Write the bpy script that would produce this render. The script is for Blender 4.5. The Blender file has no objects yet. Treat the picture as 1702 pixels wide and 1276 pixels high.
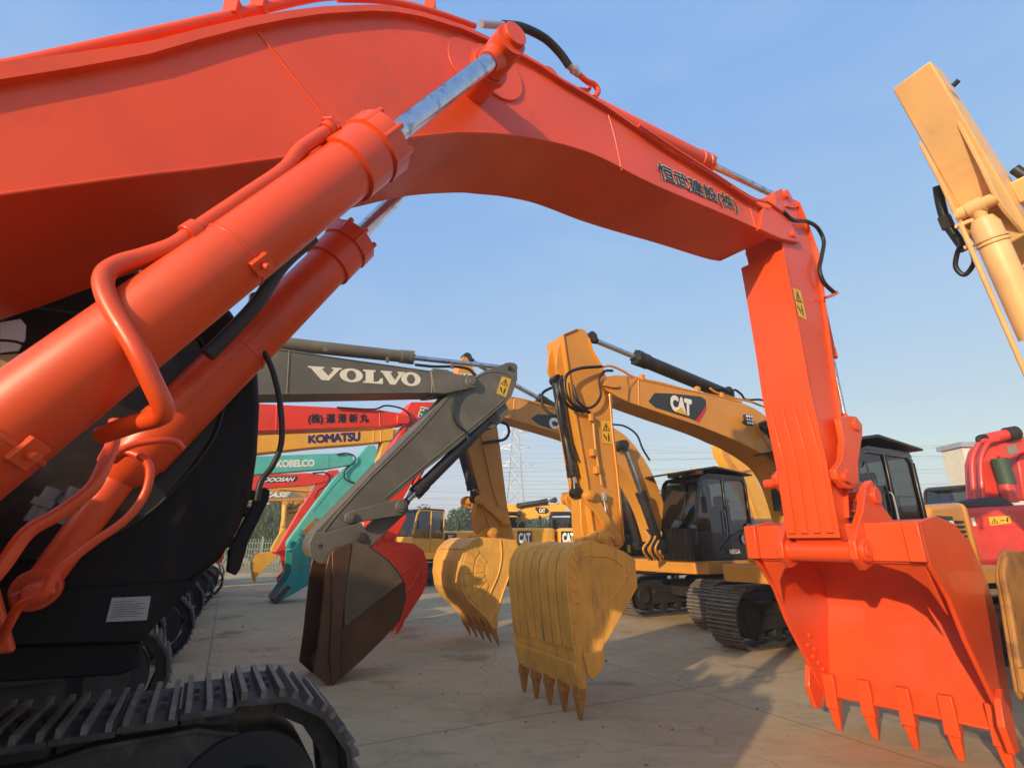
import bpy, bmesh, math, random
from mathutils import Vector, Matrix
random.seed(7)
V = Vector
# ------------------------------------------------------------------ camera, world, sun, exposure
EYE = V((0, 0, 1.6)); F = 850.0; PITCH = math.atan(267/850.0)
CP, SP = math.cos(PITCH), math.sin(PITCH)
scn = bpy.context.scene
cam_d = bpy.data.cameras.new('camera'); cam = bpy.data.objects.new('camera', cam_d); scn.collection.objects.link(cam)
cam.location = EYE; cam.rotation_euler = (math.pi/2 + PITCH, 0, 0)
cam_d.sensor_width = 36; cam_d.lens = F/1702*36; cam_d.clip_start = 0.05; cam_d.clip_end = 3000
scn.camera = cam
SUN_EL = math.radians(15); SUN_DIR = V((0.56, 0.83, 0)).normalized()      # way the light travels, seen from above
to_sun = V((-SUN_DIR.x*math.cos(SUN_EL), -SUN_DIR.y*math.cos(SUN_EL), math.sin(SUN_EL)))
w = bpy.data.worlds.new('World'); scn.world = w; w.use_nodes = True
nt = w.node_tree; bg = nt.nodes['Background']
sky = nt.nodes.new('ShaderNodeTexSky'); sky.sky_type = 'NISHITA'; sky.sun_disc = False
sky.sun_elevation = SUN_EL; sky.sun_rotation = math.atan2(to_sun.x, to_sun.y)
sky.air_density = 1.0; sky.dust_density = 1.5; sky.ozone_density = 3.0; sky.altitude = 0
vm = nt.nodes.new('ShaderNodeVectorMath'); vm.operation = 'MULTIPLY_ADD'          # evening haze: the clear sky thinned by an even pale veil
vm.inputs[1].default_value = (0.80, 0.45, 0.05); vm.inputs[2].default_value = (0.48, 1.36, 3.35)
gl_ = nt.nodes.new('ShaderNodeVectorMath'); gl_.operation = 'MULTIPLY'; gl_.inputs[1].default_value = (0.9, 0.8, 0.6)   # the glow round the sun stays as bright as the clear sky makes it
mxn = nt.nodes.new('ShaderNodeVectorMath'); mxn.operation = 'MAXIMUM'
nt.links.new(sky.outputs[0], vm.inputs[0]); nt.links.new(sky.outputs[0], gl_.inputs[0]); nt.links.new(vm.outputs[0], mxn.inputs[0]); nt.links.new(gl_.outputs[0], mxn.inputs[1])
tcw = nt.nodes.new('ShaderNodeTexCoord'); mpw = nt.nodes.new('ShaderNodeMapping'); mpw.inputs['Scale'].default_value = (1.2, 2.2, 5.0); nt.links.new(tcw.outputs['Generated'], mpw.inputs[0])   # thin uneven cirrus
nzw = nt.nodes.new('ShaderNodeTexNoise'); nzw.inputs['Scale'].default_value = 1.6; nzw.inputs['Detail'].default_value = 7; nzw.inputs['Roughness'].default_value = 0.55; nzw.inputs['Distortion'].default_value = 0.6; nt.links.new(mpw.outputs[0], nzw.inputs['Vector'])
rgw = nt.nodes.new('ShaderNodeMapRange'); rgw.inputs[1].default_value = 0.42; rgw.inputs[2].default_value = 0.75; rgw.inputs[3].default_value = 0.0; rgw.inputs[4].default_value = 0.30; nt.links.new(nzw.outputs['Fac'], rgw.inputs[0])
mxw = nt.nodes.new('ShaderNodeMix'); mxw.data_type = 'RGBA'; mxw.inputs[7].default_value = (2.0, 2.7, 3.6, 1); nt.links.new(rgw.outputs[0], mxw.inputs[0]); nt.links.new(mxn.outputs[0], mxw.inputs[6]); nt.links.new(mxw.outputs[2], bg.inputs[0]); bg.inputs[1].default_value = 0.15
sd = bpy.data.lights.new('sun', 'SUN'); sun = bpy.data.objects.new('sun', sd); scn.collection.objects.link(sun)
sd.energy = 3.5; sd.angle = math.radians(0.6); sd.color = (1.0, 0.80, 0.55)
sun.rotation_euler = to_sun.to_track_quat('Z', 'Y').to_euler()
scn.view_settings.view_transform = 'Standard'; scn.view_settings.look = 'None'
scn.view_settings.exposure = 0.7; scn.view_settings.gamma = 1
# ------------------------------------------------------------------ picture -> place helpers
def ray(x, y):
    a, b = x-851, y-638
    return V((a, F*CP+b*SP, F*SP-b*CP))
def ground(x, y, z=0.0):
    r = ray(x, y); t = (z-EYE.z)/r.z
    return EYE + r*t
def at_y(x, y, Y):
    r = ray(x, y); return EYE + r*(Y/r.y)
class Plane:
    """vertical working plane of one machine: h = the way its boom points, n = sideways, away from the viewer"""
    def __init__(s, deg, D):
        a = math.radians(deg); s.deg = deg; s.D = D
        s.h = V((math.cos(a), math.sin(a), 0)); s.n = V((-math.sin(a), math.cos(a), 0))
    def p(s, x, y, off=0.0):
        r = ray(x, y); return EYE + r*((s.D+off)/r.dot(s.n))
    def W(s, u, D, z): return s.h*u + s.n*D + V((0, 0, z))
    def ps(s, pts, off=0.0): return [s.p(q[0], q[1], off) for q in pts]
    def rad(s, x, y, px, off=0.0):
        q = s.p(x, y, off)-EYE
        return px*(q.y*CP + q.z*SP)/F
# ------------------------------------------------------------------ materials
MATS = {}
def mat(name, col, rough=0.45, metal=0.0, var=0.08, scale=3.0, bump=0.0, dirt=None, dirt_amt=0.0, coat=0.0, spec=0.5, dscale=2.0, streak=False):
    if name in MATS: return MATS[name]
    m = bpy.data.materials.new(name); m.use_nodes = True; t = m.node_tree; N = t.nodes; L = t.links
    b = N['Principled BSDF']
    tc = N.new('ShaderNodeTexCoord'); ge = N.new('ShaderNodeNewGeometry')
    n1 = N.new('ShaderNodeTexNoise'); n1.inputs['Scale'].default_value = scale; n1.inputs['Detail'].default_value = 8
    L.new(ge.outputs['Position'], n1.inputs['Vector'])
    mr = N.new('ShaderNodeMapRange'); mr.inputs['From Min'].default_value = 0.3; mr.inputs['From Max'].default_value = 0.7
    mr.inputs['To Min'].default_value = 1-var; mr.inputs['To Max'].default_value = 1+var
    L.new(n1.outputs['Fac'], mr.inputs['Value'])
    mx = N.new('ShaderNodeMix'); mx.data_type = 'RGBA'; mx.blend_type = 'MULTIPLY'; mx.inputs[0].default_value = 1
    mx.inputs[6].default_value = (*col, 1); L.new(mr.outputs[0], mx.inputs[7])
    out = mx.outputs[2]
    if dirt:
        n2 = N.new('ShaderNodeTexNoise'); n2.inputs['Scale'].default_value = dscale; n2.inputs['Detail'].default_value = 10; n2.inputs['Roughness'].default_value = 0.7
        if streak:
            mp = N.new('ShaderNodeMapping'); mp.inputs['Scale'].default_value = (4, 4, 0.5); L.new(ge.outputs['Position'], mp.inputs[0]); L.new(mp.outputs[0], n2.inputs['Vector'])
        else: L.new(ge.outputs['Position'], n2.inputs['Vector'])
        r2 = N.new('ShaderNodeMapRange'); r2.inputs['From Min'].default_value = 0.52; r2.inputs['From Max'].default_value = 0.68
        r2.inputs['To Max'].default_value = dirt_amt; L.new(n2.outputs['Fac'], r2.inputs['Value'])
        m2 = N.new('ShaderNodeMix'); m2.data_type = 'RGBA'; L.new(r2.outputs[0], m2.inputs[0]); L.new(out, m2.inputs[6]); m2.inputs[7].default_value = (*dirt, 1)
        out = m2.outputs[2]
    L.new(out, b.inputs['Base Color'])
    n3 = N.new('ShaderNodeTexNoise'); n3.inputs['Scale'].default_value = scale*4; n3.inputs['Detail'].default_value = 6; L.new(ge.outputs['Position'], n3.inputs['Vector'])
    r3 = N.new('ShaderNodeMapRange'); r3.inputs['To Min'].default_value = max(0.02, rough-0.1); r3.inputs['To Max'].default_value = min(1, rough+0.12)
    L.new(n3.outputs['Fac'], r3.inputs['Value']); L.new(r3.outputs[0], b.inputs['Roughness'])
    b.inputs['Metallic'].default_value = metal; b.inputs['Coat Weight'].default_value = coat; b.inputs['Specular IOR Level'].default_value = spec
    if bump:
        bp = N.new('ShaderNodeBump'); bp.inputs['Strength'].default_value = bump; bp.inputs['Distance'].default_value = 0.01
        L.new(n3.outputs['Fac'], bp.inputs['Height']); L.new(bp.outputs[0], b.inputs['Normal'])
    MATS[name] = m; return m
DUST = (0.32, 0.25, 0.18); RUST = (0.16, 0.06, 0.025)
M_orange = mat('orange_paint', (0.74, 0.072, 0.010), 0.38, var=0.12, scale=1.3, dirt=(0.42, 0.065, 0.02), dirt_amt=0.5, coat=0.12, bump=0.12)
M_orange_far = mat('red_paint', (0.80, 0.045, 0.02), 0.42, var=0.07, dirt=DUST, dirt_amt=0.12, coat=0.1)
M_grey = mat('grey_brown_paint', (0.125, 0.112, 0.085), 0.5, var=0.15, scale=2, dirt=(0.2, 0.17, 0.12), dirt_amt=0.5, bump=0.08)
M_cat = mat('yellow_paint', (0.64, 0.27, 0.035), 0.42, var=0.1, scale=2, dirt=(0.42, 0.2, 0.06), dirt_amt=0.5, coat=0.1, bump=0.06)
M_catw = mat('worn_yellow_paint', (0.80, 0.40, 0.07), 0.5, var=0.15, scale=3, dirt=(0.30, 0.18, 0.10), dirt_amt=0.65, bump=0.15, dscale=5, streak=True)
M_kom = mat('amber_paint', (0.80, 0.38, 0.035), 0.42, var=0.07, dirt=DUST, dirt_amt=0.15)
M_kob = mat('teal_paint', (0.10, 0.48, 0.40), 0.42, var=0.08, dirt=DUST, dirt_amt=0.3)
M_kob2 = mat('deep_teal_paint', (0.03, 0.36, 0.33), 0.42, var=0.08, dirt=DUST, dirt_amt=0.35)
M_case = mat('case_yellow_paint', (0.72, 0.36, 0.03), 0.45, var=0.08, dirt=DUST, dirt_amt=0.2)
M_pale = mat('pale_yellow_paint', (0.76, 0.45, 0.19), 0.45, var=0.08, dirt=DUST, dirt_amt=0.3, bump=0.08)
M_black = mat('black_paint', (0.012, 0.011, 0.011), 0.3, var=0.2, dirt=(0.05, 0.04, 0.035), dirt_amt=0.5, coat=0.3)
M_blackm = mat('matt_black', (0.02, 0.018, 0.016), 0.55, var=0.2, dirt=(0.07, 0.055, 0.04), dirt_amt=0.6)
M_track = mat('track_steel', (0.075, 0.064, 0.052), 0.65, metal=0.15, var=0.3, scale=8, dirt=(0.19, 0.155, 0.12), dirt_amt=0.8, dscale=7, bump=0.3)
M_grouser = mat('worn_track_steel', (0.22, 0.185, 0.145), 0.55, metal=0.2, var=0.3, scale=10, dirt=RUST, dirt_amt=0.5, dscale=9, bump=0.3)
M_chrome = mat('scuffed_chrome', (0.62, 0.62, 0.64), 0.22, metal=1.0, var=0.12, scale=20, dirt=(0.12, 0.1, 0.09), dirt_amt=0.75, dscale=14)
M_rubber = mat('black_rubber', (0.012, 0.012, 0.013), 0.5, var=0.15)
M_pin = mat('dark_pin_steel', (0.07, 0.055, 0.045), 0.5, metal=0.5, var=0.2)
M_brown = mat('worn_bucket_steel', (0.095, 0.043, 0.018), 0.38, metal=0.25, var=0.25, scale=2.5, dirt=(0.07, 0.025, 0.012), dirt_amt=0.7, dscale=1.4, bump=0.1, streak=True)
M_wear = mat('worn_dark_plate', (0.105, 0.075, 0.045), 0.45, var=0.2, dirt=(0.07, 0.04, 0.02), dirt_amt=0.7, bump=0.08)
M_cabblk = mat('cab_black', (0.010, 0.008, 0.008), 0.42, var=0.2, dirt=(0.035, 0.022, 0.018), dirt_amt=0.6, spec=0.15, streak=True)
M_rusty = mat('rusty_yellow', (0.34, 0.15, 0.035), 0.7, var=0.2, scale=5, dirt=(0.12, 0.05, 0.02), dirt_amt=0.95, dscale=3.5, bump=0.4)
M_white = mat('white_vinyl', (0.80, 0.78, 0.70), 0.5, var=0.04)
M_cream = mat('cream_vinyl', (0.80, 0.74, 0.58), 0.5, var=0.05, dirt=(0.5, 0.45, 0.35), dirt_amt=0.4, dscale=12)
M_ink = mat('black_vinyl', (0.018, 0.018, 0.022), 0.45, var=0.1)
M_catblk = mat('charcoal_vinyl', (0.035, 0.04, 0.042), 0.42, var=0.1)
M_yel = mat('yellow_vinyl', (0.75, 0.42, 0.03), 0.5, var=0.05, dirt=DUST, dirt_amt=0.3)
M_redv = mat('red_vinyl', (0.6, 0.02, 0.04), 0.4, var=0.05)
M_navy = mat('navy_vinyl', (0.03, 0.022, 0.12), 0.45, var=0.05)
M_green = mat('green_vinyl', (0.01, 0.2, 0.09), 0.45, var=0.05)
M_steel = mat('galvanised_steel', (0.42, 0.43, 0.44), 0.5, metal=0.5, var=0.1)
M_plaque = mat('plaque_sticker', (0.42, 0.40, 0.38), 0.5, var=0.15, scale=30)
M_bark = mat('bark', (0.10, 0.075, 0.05), 0.9, var=0.3, scale=12, bump=0.4)
M_wall = mat('pale_wall', (0.62, 0.56, 0.46), 0.8, var=0.08)
M_fence = mat('green_grey_fence', (0.16, 0.2, 0.15), 0.6, var=0.15)
M_seat = mat('seat_fabric', (0.03, 0.03, 0.035), 0.9)
M_gloss_amber = mat('amber_lens', (0.8, 0.3, 0.02), 0.2)
def glass(name, tint, alpha, rough=0.04):
    m = bpy.data.materials.new(name); m.use_nodes = True; t = m.node_tree; N = t.nodes; L = t.links
    N.remove(N['Principled BSDF']); out = N['Material Output']
    tr = N.new('ShaderNodeBsdfTransparent'); tr.inputs[0].default_value = (*tint, 1)
    gl = N.new('ShaderNodeBsdfGlossy'); gl.inputs['Roughness'].default_value = rough; gl.inputs[0].default_value = (.95, .95, .95, 1)
    fr = N.new('ShaderNodeFresnel'); fr.inputs[0].default_value = 1.6
    ma = N.new('ShaderNodeMath'); ma.operation = 'ADD'; ma.inputs[1].default_value = alpha; L.new(fr.outputs[0], ma.inputs[0])
    mx = N.new('ShaderNodeMixShader'); mx.inputs[0].default_value = alpha+0.07; L.new(tr.outputs[0], mx.inputs[1]); L.new(gl.outputs[0], mx.inputs[2])
    L.new(mx.outputs[0], out.inputs[0]); return m
M_glass = glass('tinted_glass', (0.11, 0.115, 0.10), 0.03)
M_lens = glass('lamp_glass', (0.9, 0.9, 0.9), 0.3)
def leafmat(name, c1, c2):
    m = bpy.data.materials.new(name); m.use_nodes = True; t = m.node_tree; N = t.nodes; L = t.links; b = N['Principled BSDF']
    oi = N.new('ShaderNodeNewGeometry'); cr = N.new('ShaderNodeMix'); cr.data_type = 'RGBA'
    L.new(oi.outputs['Random Per Island'], cr.inputs[0]); cr.inputs[6].default_value = (*c1, 1); cr.inputs[7].default_value = (*c2, 1)
    L.new(cr.outputs[2], b.inputs['Base Color']); b.inputs['Roughness'].default_value = 0.6
    return m
M_leaf = leafmat('leaf_green', (0.04, 0.08, 0.025), (0.12, 0.16, 0.05))
M_leaf2 = leafmat('willow_leaf', (0.08, 0.12, 0.035), (0.19, 0.22, 0.08))
def ground_mat():
    m = bpy.data.materials.new('worn_concrete'); m.use_nodes = True; t = m.node_tree; N = t.nodes; L = t.links; b = N['Principled BSDF']
    g = N.new('ShaderNodeNewGeometry')
    def noise(sc, det=8, rg=0.6, sx=1, sy=1, rz=0):
        mp = N.new('ShaderNodeMapping'); mp.inputs['Scale'].default_value = (sx, sy, 1); mp.inputs['Rotation'].default_value = (0, 0, rz); L.new(g.outputs['Position'], mp.inputs[0])
        n = N.new('ShaderNodeTexNoise'); n.inputs['Scale'].default_value = sc; n.inputs['Detail'].default_value = det; n.inputs['Roughness'].default_value = rg
        L.new(mp.outputs[0], n.inputs['Vector']); return n.outputs['Fac']
    def rng(v, a, b_, c, d):
        r = N.new('ShaderNodeMapRange'); r.inputs[1].default_value = a; r.inputs[2].default_value = b_; r.inputs[3].default_value = c; r.inputs[4].default_value = d
        L.new(v, r.inputs[0]); return r.outputs[0]
    def mix(f, a, b_):
        x = N.new('ShaderNodeMix'); x.data_type = 'RGBA'; L.new(f, x.inputs[0])
        for i, q in ((6, a), (7, b_)):
            if isinstance(q, tuple): x.inputs[i].default_value = (*q, 1)
            else: L.new(q, x.inputs[i])
        return x.outputs[2]
    c = mix(rng(noise(0.35, 6), 0.35, 0.65, 0, 1), (0.45, 0.305, 0.155), (0.58, 0.41, 0.215))
    c = mix(rng(noise(2.2, 10, 0.75, 1, 2.2, 0.5), 0.5, 0.75, 0, 0.7), c, (0.25, 0.185, 0.115))
    c = mix(rng(noise(1.1, 12, 0.8, 0.6, 3.0, 0.5), 0.58, 0.72, 0, 0.75), c, (0.72, 0.61, 0.45))
    c = mix(rng(noise(0.8, 5, 0.6), 0.58, 0.68, 0, 0.7), c, (0.16, 0.115, 0.07))
    c = mix(rng(noise(5, 12, 0.8, 0.5, 1.6, 0.9), 0.6, 0.7, 0, 0.6), c, (0.17, 0.13, 0.085))
    c = mix(rng(noise(7, 12, 0.85, 0.3, 1.4, 0.6), 0.62, 0.7, 0, 0.7), c, (0.75, 0.66, 0.52))
    vo = N.new('ShaderNodeTexVoronoi'); vo.feature = 'DISTANCE_TO_EDGE'; vo.inputs['Scale'].default_value = 0.33
    wn = N.new('ShaderNodeTexNoise'); wn.inputs['Scale'].default_value = 1.7; wn.inputs['Detail'].default_value = 6; L.new(g.outputs['Position'], wn.inputs['Vector'])
    ad = N.new('ShaderNodeVectorMath'); ad.operation = 'MULTIPLY_ADD'; ad.inputs[1].default_value = (0.9, 0.9, 0.9); L.new(wn.outputs['Color'], ad.inputs[0]); L.new(g.outputs['Position'], ad.inputs[2]); L.new(ad.outputs[0], vo.inputs['Vector'])
    c = mix(rng(vo.outputs['Distance'], 0.0, 0.004, 0.3, 0), c, (0.06, 0.05, 0.045))
    # sawn joints of the slab, every 5 m, square to the rows of machines
    mp = N.new('ShaderNodeMapping'); mp.inputs['Rotation'].default_value = (0, 0, math.radians(-28)); L.new(g.outputs['Position'], mp.inputs[0])
    sp = N.new('ShaderNodeSeparateXYZ'); L.new(mp.outputs[0], sp.inputs[0])
    for k in (0, 1):
        pp = N.new('ShaderNodeMath'); pp.operation = 'PINGPONG'; pp.inputs[1].default_value = 2.5; L.new(sp.outputs[k], pp.inputs[0])
        c = mix(rng(pp.outputs[0], 0.006, 0.016, 0.5, 0), c, (0.05, 0.045, 0.04))
    L.new(c, b.inputs['Base Color'])
    L.new(rng(noise(3, 8), 0.3, 0.7, 0.7, 0.95), b.inputs['Roughness'])
    bp = N.new('ShaderNodeBump'); bp.inputs['Strength'].default_value = 0.5; bp.inputs['Distance'].default_value = 0.012
    L.new(noise(14, 12, 0.75), bp.inputs['Height']); L.new(bp.outputs[0], b.inputs['Normal'])
    return m
# ------------------------------------------------------------------ mesh builder
class MB:
    def __init__(s): s.v = []; s.f = []; s.k = {}; s.bev = 0
    def add(s, vs, fs):
        o = len(s.v); s.v += [V(q) for q in vs]; s.f += [tuple(i+o for i in f) for f in fs]; return s
    def prism(s, pts, vec):
        """closed outline pushed along vec (one vector, or one per point)"""
        n = len(pts); vv = vec if isinstance(vec, list) else [vec]*n
        s.add(list(pts)+[p+q for p, q in zip(pts, vv)],
              [tuple(range(n))[::-1], tuple(range(n, 2*n))] + [(i, (i+1) % n, n+(i+1) % n, n+i) for i in range(n)]); return s
    def hexa(s, c8):
        return s.add(c8, [(0, 3, 2, 1), (4, 5, 6, 7), (0, 1, 5, 4), (1, 2, 6, 5), (2, 3, 7, 6), (3, 0, 4, 7)])
    def box(s, L, x0, x1, y0, y1, z0, z1):
        return s.hexa([L(x0, y0, z0), L(x1, y0, z0), L(x1, y1, z0), L(x0, y1, z0), L(x0, y0, z1), L(x1, y0, z1), L(x1, y1, z1), L(x0, y1, z1)])
    def bar(s, a, b, wd, ht, up=V((0, 0, 1)), wd2=None, ht2=None):
        d = (b-a).normalized(); sd_ = d.cross(up)
        if sd_.length < 1e-4: sd_ = d.cross(V((0, 1, 0)))
        sd_.normalize(); u = sd_.cross(d).normalized(); c = []
        for q, W_, H_ in ((a, wd, ht), (b, wd2 or wd, ht2 or ht)):
            for i, j in ((-1, -1), (1, -1), (1, 1), (-1, 1)): c.append(q+sd_*(i*W_/2)+u*(j*H_/2))
        return s.hexa(c)
    def cyl(s, a, b, r, r2=None, seg=24):
        r2 = r if r2 is None else r2
        return s.rings([(a, r), (b, r2)], seg)
    def rings(s, pr, seg=24):
        """straight lathe: list of (point, radius) along one axis"""
        a, b = pr[0][0], pr[-1][0]; d = (b-a).normalized(); x = d.orthogonal().normalized(); y = d.cross(x)
        vs = []; fs = []; n = len(pr)
        for q, r in pr:
            for i in range(seg):
                t = 2*math.pi*i/seg; vs.append(q+x*(r*math.cos(t))+y*(r*math.sin(t)))
        for k in range(n-1):
            for i in range(seg):
                j = (i+1) % seg; fs.append((k*seg+i, k*seg+j, (k+1)*seg+j, (k+1)*seg+i))
        fs.append(tuple(range(seg))[::-1]); fs.append(tuple(range((n-1)*seg, n*seg)))
        return s.add(vs, fs)
    def tube(s, pts, r, seg=12, sub=6, rough=False):
        """smooth curved pipe through points"""
        P = [V(p) for p in pts]; path = []
        if sub > 1 and len(P) > 2:
            Q = [P[0]*2-P[1]]+P+[P[-1]*2-P[-2]]
            for i in range(1, len(Q)-2):
                for k in range(sub):
                    t = k/sub; a, b, c, d = Q[i-1], Q[i], Q[i+1], Q[i+2]
                    path.append(0.5*((2*b)+(c-a)*t+(2*a-5*b+4*c-d)*t*t+(3*b-a-3*c+d)*t**3))
            path.append(P[-1])
        else: path = P
        n = len(path); vs = []; fs = []; x = None
        for k, q in enumerate(path):
            d = (path[min(k+1, n-1)]-path[max(k-1, 0)]).normalized()
            x = d.orthogonal().normalized() if x is None else (x-d*x.dot(d)).normalized()
            y = d.cross(x); rr = r if not callable(r) else r(k/(n-1))
            for i in range(seg):
                t = 2*math.pi*i/seg; vs.append(q+x*(rr*math.cos(t))+y*(rr*math.sin(t)))
        for k in range(n-1):
            for i in range(seg):
                j = (i+1) % seg; fs.append((k*seg+i, k*seg+j, (k+1)*seg+j, (k+1)*seg+i))
        fs.append(tuple(range(seg))[::-1]); fs.append(tuple(range((n-1)*seg, n*seg)))
        return s.add(vs, fs)
    def build(s, name, m, parent=None, bev=0.0, label=None, smooth=0.6):
        me = bpy.data.meshes.new(name); o = bpy.data.objects.new(name, me)
        org = V((0, 0, 0)); p = parent
        while p is not None:
            org += p.location; p = p.parent
        if parent is None:
            xs = [v.x for v in s.v]; ys = [v.y for v in s.v]; zs = [v.z for v in s.v]
            org = V(((min(xs)+max(xs))/2, (min(ys)+max(ys))/2, min(zs))); o.location = org
        me.from_pydata([v-org for v in s.v], [], s.f)
        bm = bmesh.new(); bm.from_mesh(me); bmesh.ops.recalc_face_normals(bm, faces=bm.faces)
        for fc in bm.faces: fc.smooth = True
        for e in bm.edges:
            if len(e.link_faces) == 2 and e.calc_face_angle(0) > smooth: e.smooth = False
        bm.to_mesh(me); bm.free()
        me.materials.append(m); scn.collection.objects.link(o)
        if parent is not None: o.parent = parent
        if bev:
            b = o.modifiers.new('bevel', 'BEVEL'); b.width = bev; b.segments = 2; b.limit_method = 'ANGLE'; b.angle_limit = math.radians(40); b.harden_normals = False
        if label: o['label'] = label
        return o
def thing(name, label, cat, loc, group=None, kind=None):
    o = bpy.data.objects.new(name, None); scn.collection.objects.link(o); o.location = loc; o.empty_display_size = 0.3
    o['label'] = label; o['category'] = cat
    if group: o['group'] = group
    if kind: o['kind'] = kind
    return o
def tag(o, label, cat, group=None, kind=None):
    if label: o['label'] = label
    if cat: o['category'] = cat
    if group: o['group'] = group
    if kind: o['kind'] = kind
    return o
def quad_map(q, pf):
    """q = four picture corners TL TR BR BL, pf turns a picture point into a place"""
    A = [pf(*c) for c in q]
    return lambda u, v: (A[3]*(1-u)+A[2]*u)*(1-v) + (A[0]*(1-u)+A[1]*u)*v
def text(body, fn, m, parent, bold=0.0, shear=0.0, name='lettering', sx=1.0, asp=None):
    """a word laid into the unit square, then onto a surface by fn(u, v); bold = extra stroke, in letter heights"""
    c = bpy.data.curves.new('t', 'FONT'); c.body = body; c.shear = shear; c.resolution_u = 3; c.space_character = sx
    o = bpy.data.objects.new('t', c); scn.collection.objects.link(o); bpy.context.view_layer.update()
    me = bpy.data.meshes.new_from_object(o.evaluated_get(bpy.context.evaluated_depsgraph_get()))
    vs = [v.co.copy() for v in me.vertices]; fs = [tuple(p.vertices) for p in me.polygons]
    bpy.data.objects.remove(o); bpy.data.curves.remove(c); bpy.data.meshes.remove(me)
    x0 = min(v.x for v in vs); x1 = max(v.x for v in vs); y0 = min(v.y for v in vs); y1 = max(v.y for v in vs)
    nn = (fn(1, .5)-fn(0, .5)).cross(fn(.5, 1)-fn(.5, 0)).normalized()
    X = x1-x0+2*bold; Y = y1-y0+2*bold; b = MB()
    sh = [(0, 0)] if not bold else [(bold*math.cos(t*math.pi/4), bold*math.sin(t*math.pi/4)) for t in range(8)]+[(0, 0)]
    for k, (dx, dy) in enumerate(sh):
        b.add([fn((v.x-x0+bold+dx)/X, (v.y-y0+bold+dy)/Y)+nn*(.0003*k) for v in vs], fs)
    return b.build(name, m, parent)
def flat(pts, m, parent, name, thick=None):
    b = MB()
    if thick is not None: b.prism(pts, thick)
    else: b.add(pts, [tuple(range(len(pts)))])
    return b.build(name, m, parent)
def polys(fn, lst, m, parent, name):
    """flat outlines given in unit-square coordinates"""
    b = MB()
    for pts in lst: b.add([fn(*p) for p in pts], [tuple(range(len(pts)))])
    return b.build(name, m, parent)
def ring_poly(cx, cy, rx, ry, ix, iy, n=28):
    out = []
    for i in range(n):
        a, c = 2*math.pi*i/n, 2*math.pi*(i+1)/n
        out.append([(cx+rx*math.cos(a), cy+ry*math.sin(a)), (cx+rx*math.cos(c), cy+ry*math.sin(c)), (cx+ix*math.cos(c), cy+iy*math.sin(c)), (cx+ix*math.cos(a), cy+iy*math.sin(a))])
    return out
def warning_label(quad, pf_surface, root, horizontal=False):
    """yellow safety sticker: warning triangle above a crushed figure and a bucket hook"""
    fn = quad_map(quad, pf_surface(-0.004)); f2 = quad_map(quad, pf_surface(-0.007))
    lb = polys(fn, [[(0, 0), (1, 0), (1, 1), (0, 1)]], M_yel, root, 'warning_label')
    T = []
    def tri(a, b_, c, k=0.72):
        g = ((a[0]+b_[0]+c[0])/3, (a[1]+b_[1]+c[1])/3); s_ = lambda p: (g[0]+(p[0]-g[0])*k, g[1]+(p[1]-g[1])*k)
        for p, q in ((a, b_), (b_, c), (c, a)): T.append([p, q, s_(q), s_(p)])
    if not horizontal:
        tri((.14, .56), (.86, .56), (.5, .94)); T.append([(.46, .62), (.54, .62), (.56, .8), (.44, .8)])
        T.append([(.62, .1), (.74, .1), (.76, .36), (.6, .36)]); T.append([(.63, .38), (.73, .38), (.73, .46), (.63, .46)])
        T.append([(.14, .36), (.22, .42), (.46, .26), (.4, .2)]); T.append([(.38, .14), (.46, .14), (.46, .28), (.38, .28)])
    else:
        tri((.06, .15), (.42, .15), (.24, .88)); T.append([(.22, .28), (.26, .28), (.27, .55), (.21, .55)])
        T.append([(.8, .2), (.88, .2), (.88, .7), (.8, .7)]); T.append([(.5, .4), (.72, .4), (.72, .5), (.5, .5)])
    polys(f2, T, M_ink, lb, 'pictogram')
# ------------------------------------------------------------------ machine parts
def strip(b, tops, bots, pl, ws, off=0.0):
    """box girder from stations: near top, near bottom, sideways width"""
    if len(tops) > 7:
        def cr(Q, sub=4):
            Q = [tuple(2*a-b_ for a, b_ in zip(Q[0], Q[1]))]+list(Q)+[tuple(2*a-b_ for a, b_ in zip(Q[-1], Q[-2]))]; out = []
            for i in range(1, len(Q)-2):
                for k in range(sub):
                    t = k/sub; out.append(tuple(.5*(2*b1+(c1-a1)*t+(2*a1-5*b1+4*c1-d1)*t*t+(3*b1-a1-3*c1+d1)*t**3) for a1, b1, c1, d1 in zip(Q[i-1], Q[i], Q[i+1], Q[i+2])))
            return out+[Q[-2]]
        tops, bots, ws = cr(tops), cr(bots), [q[0] for q in cr([(w_,) for w_ in ws])]
    n = len(tops); vs = []
    for t, q, w_ in zip(tops, bots, ws):
        a, c = pl.p(*t, off), pl.p(*q, off); vs += [a, c, c+pl.n*w_, a+pl.n*w_]
    fs = [(0, 1, 2, 3), tuple(4*(n-1)+i for i in (3, 2, 1, 0))]
    for k in range(n-1):
        for i in range(4):
            j = (i+1) % 4; fs.append((4*k+i, 4*(k+1)+i, 4*(k+1)+j, 4*k+j))
    return b.add(vs, fs)
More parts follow.
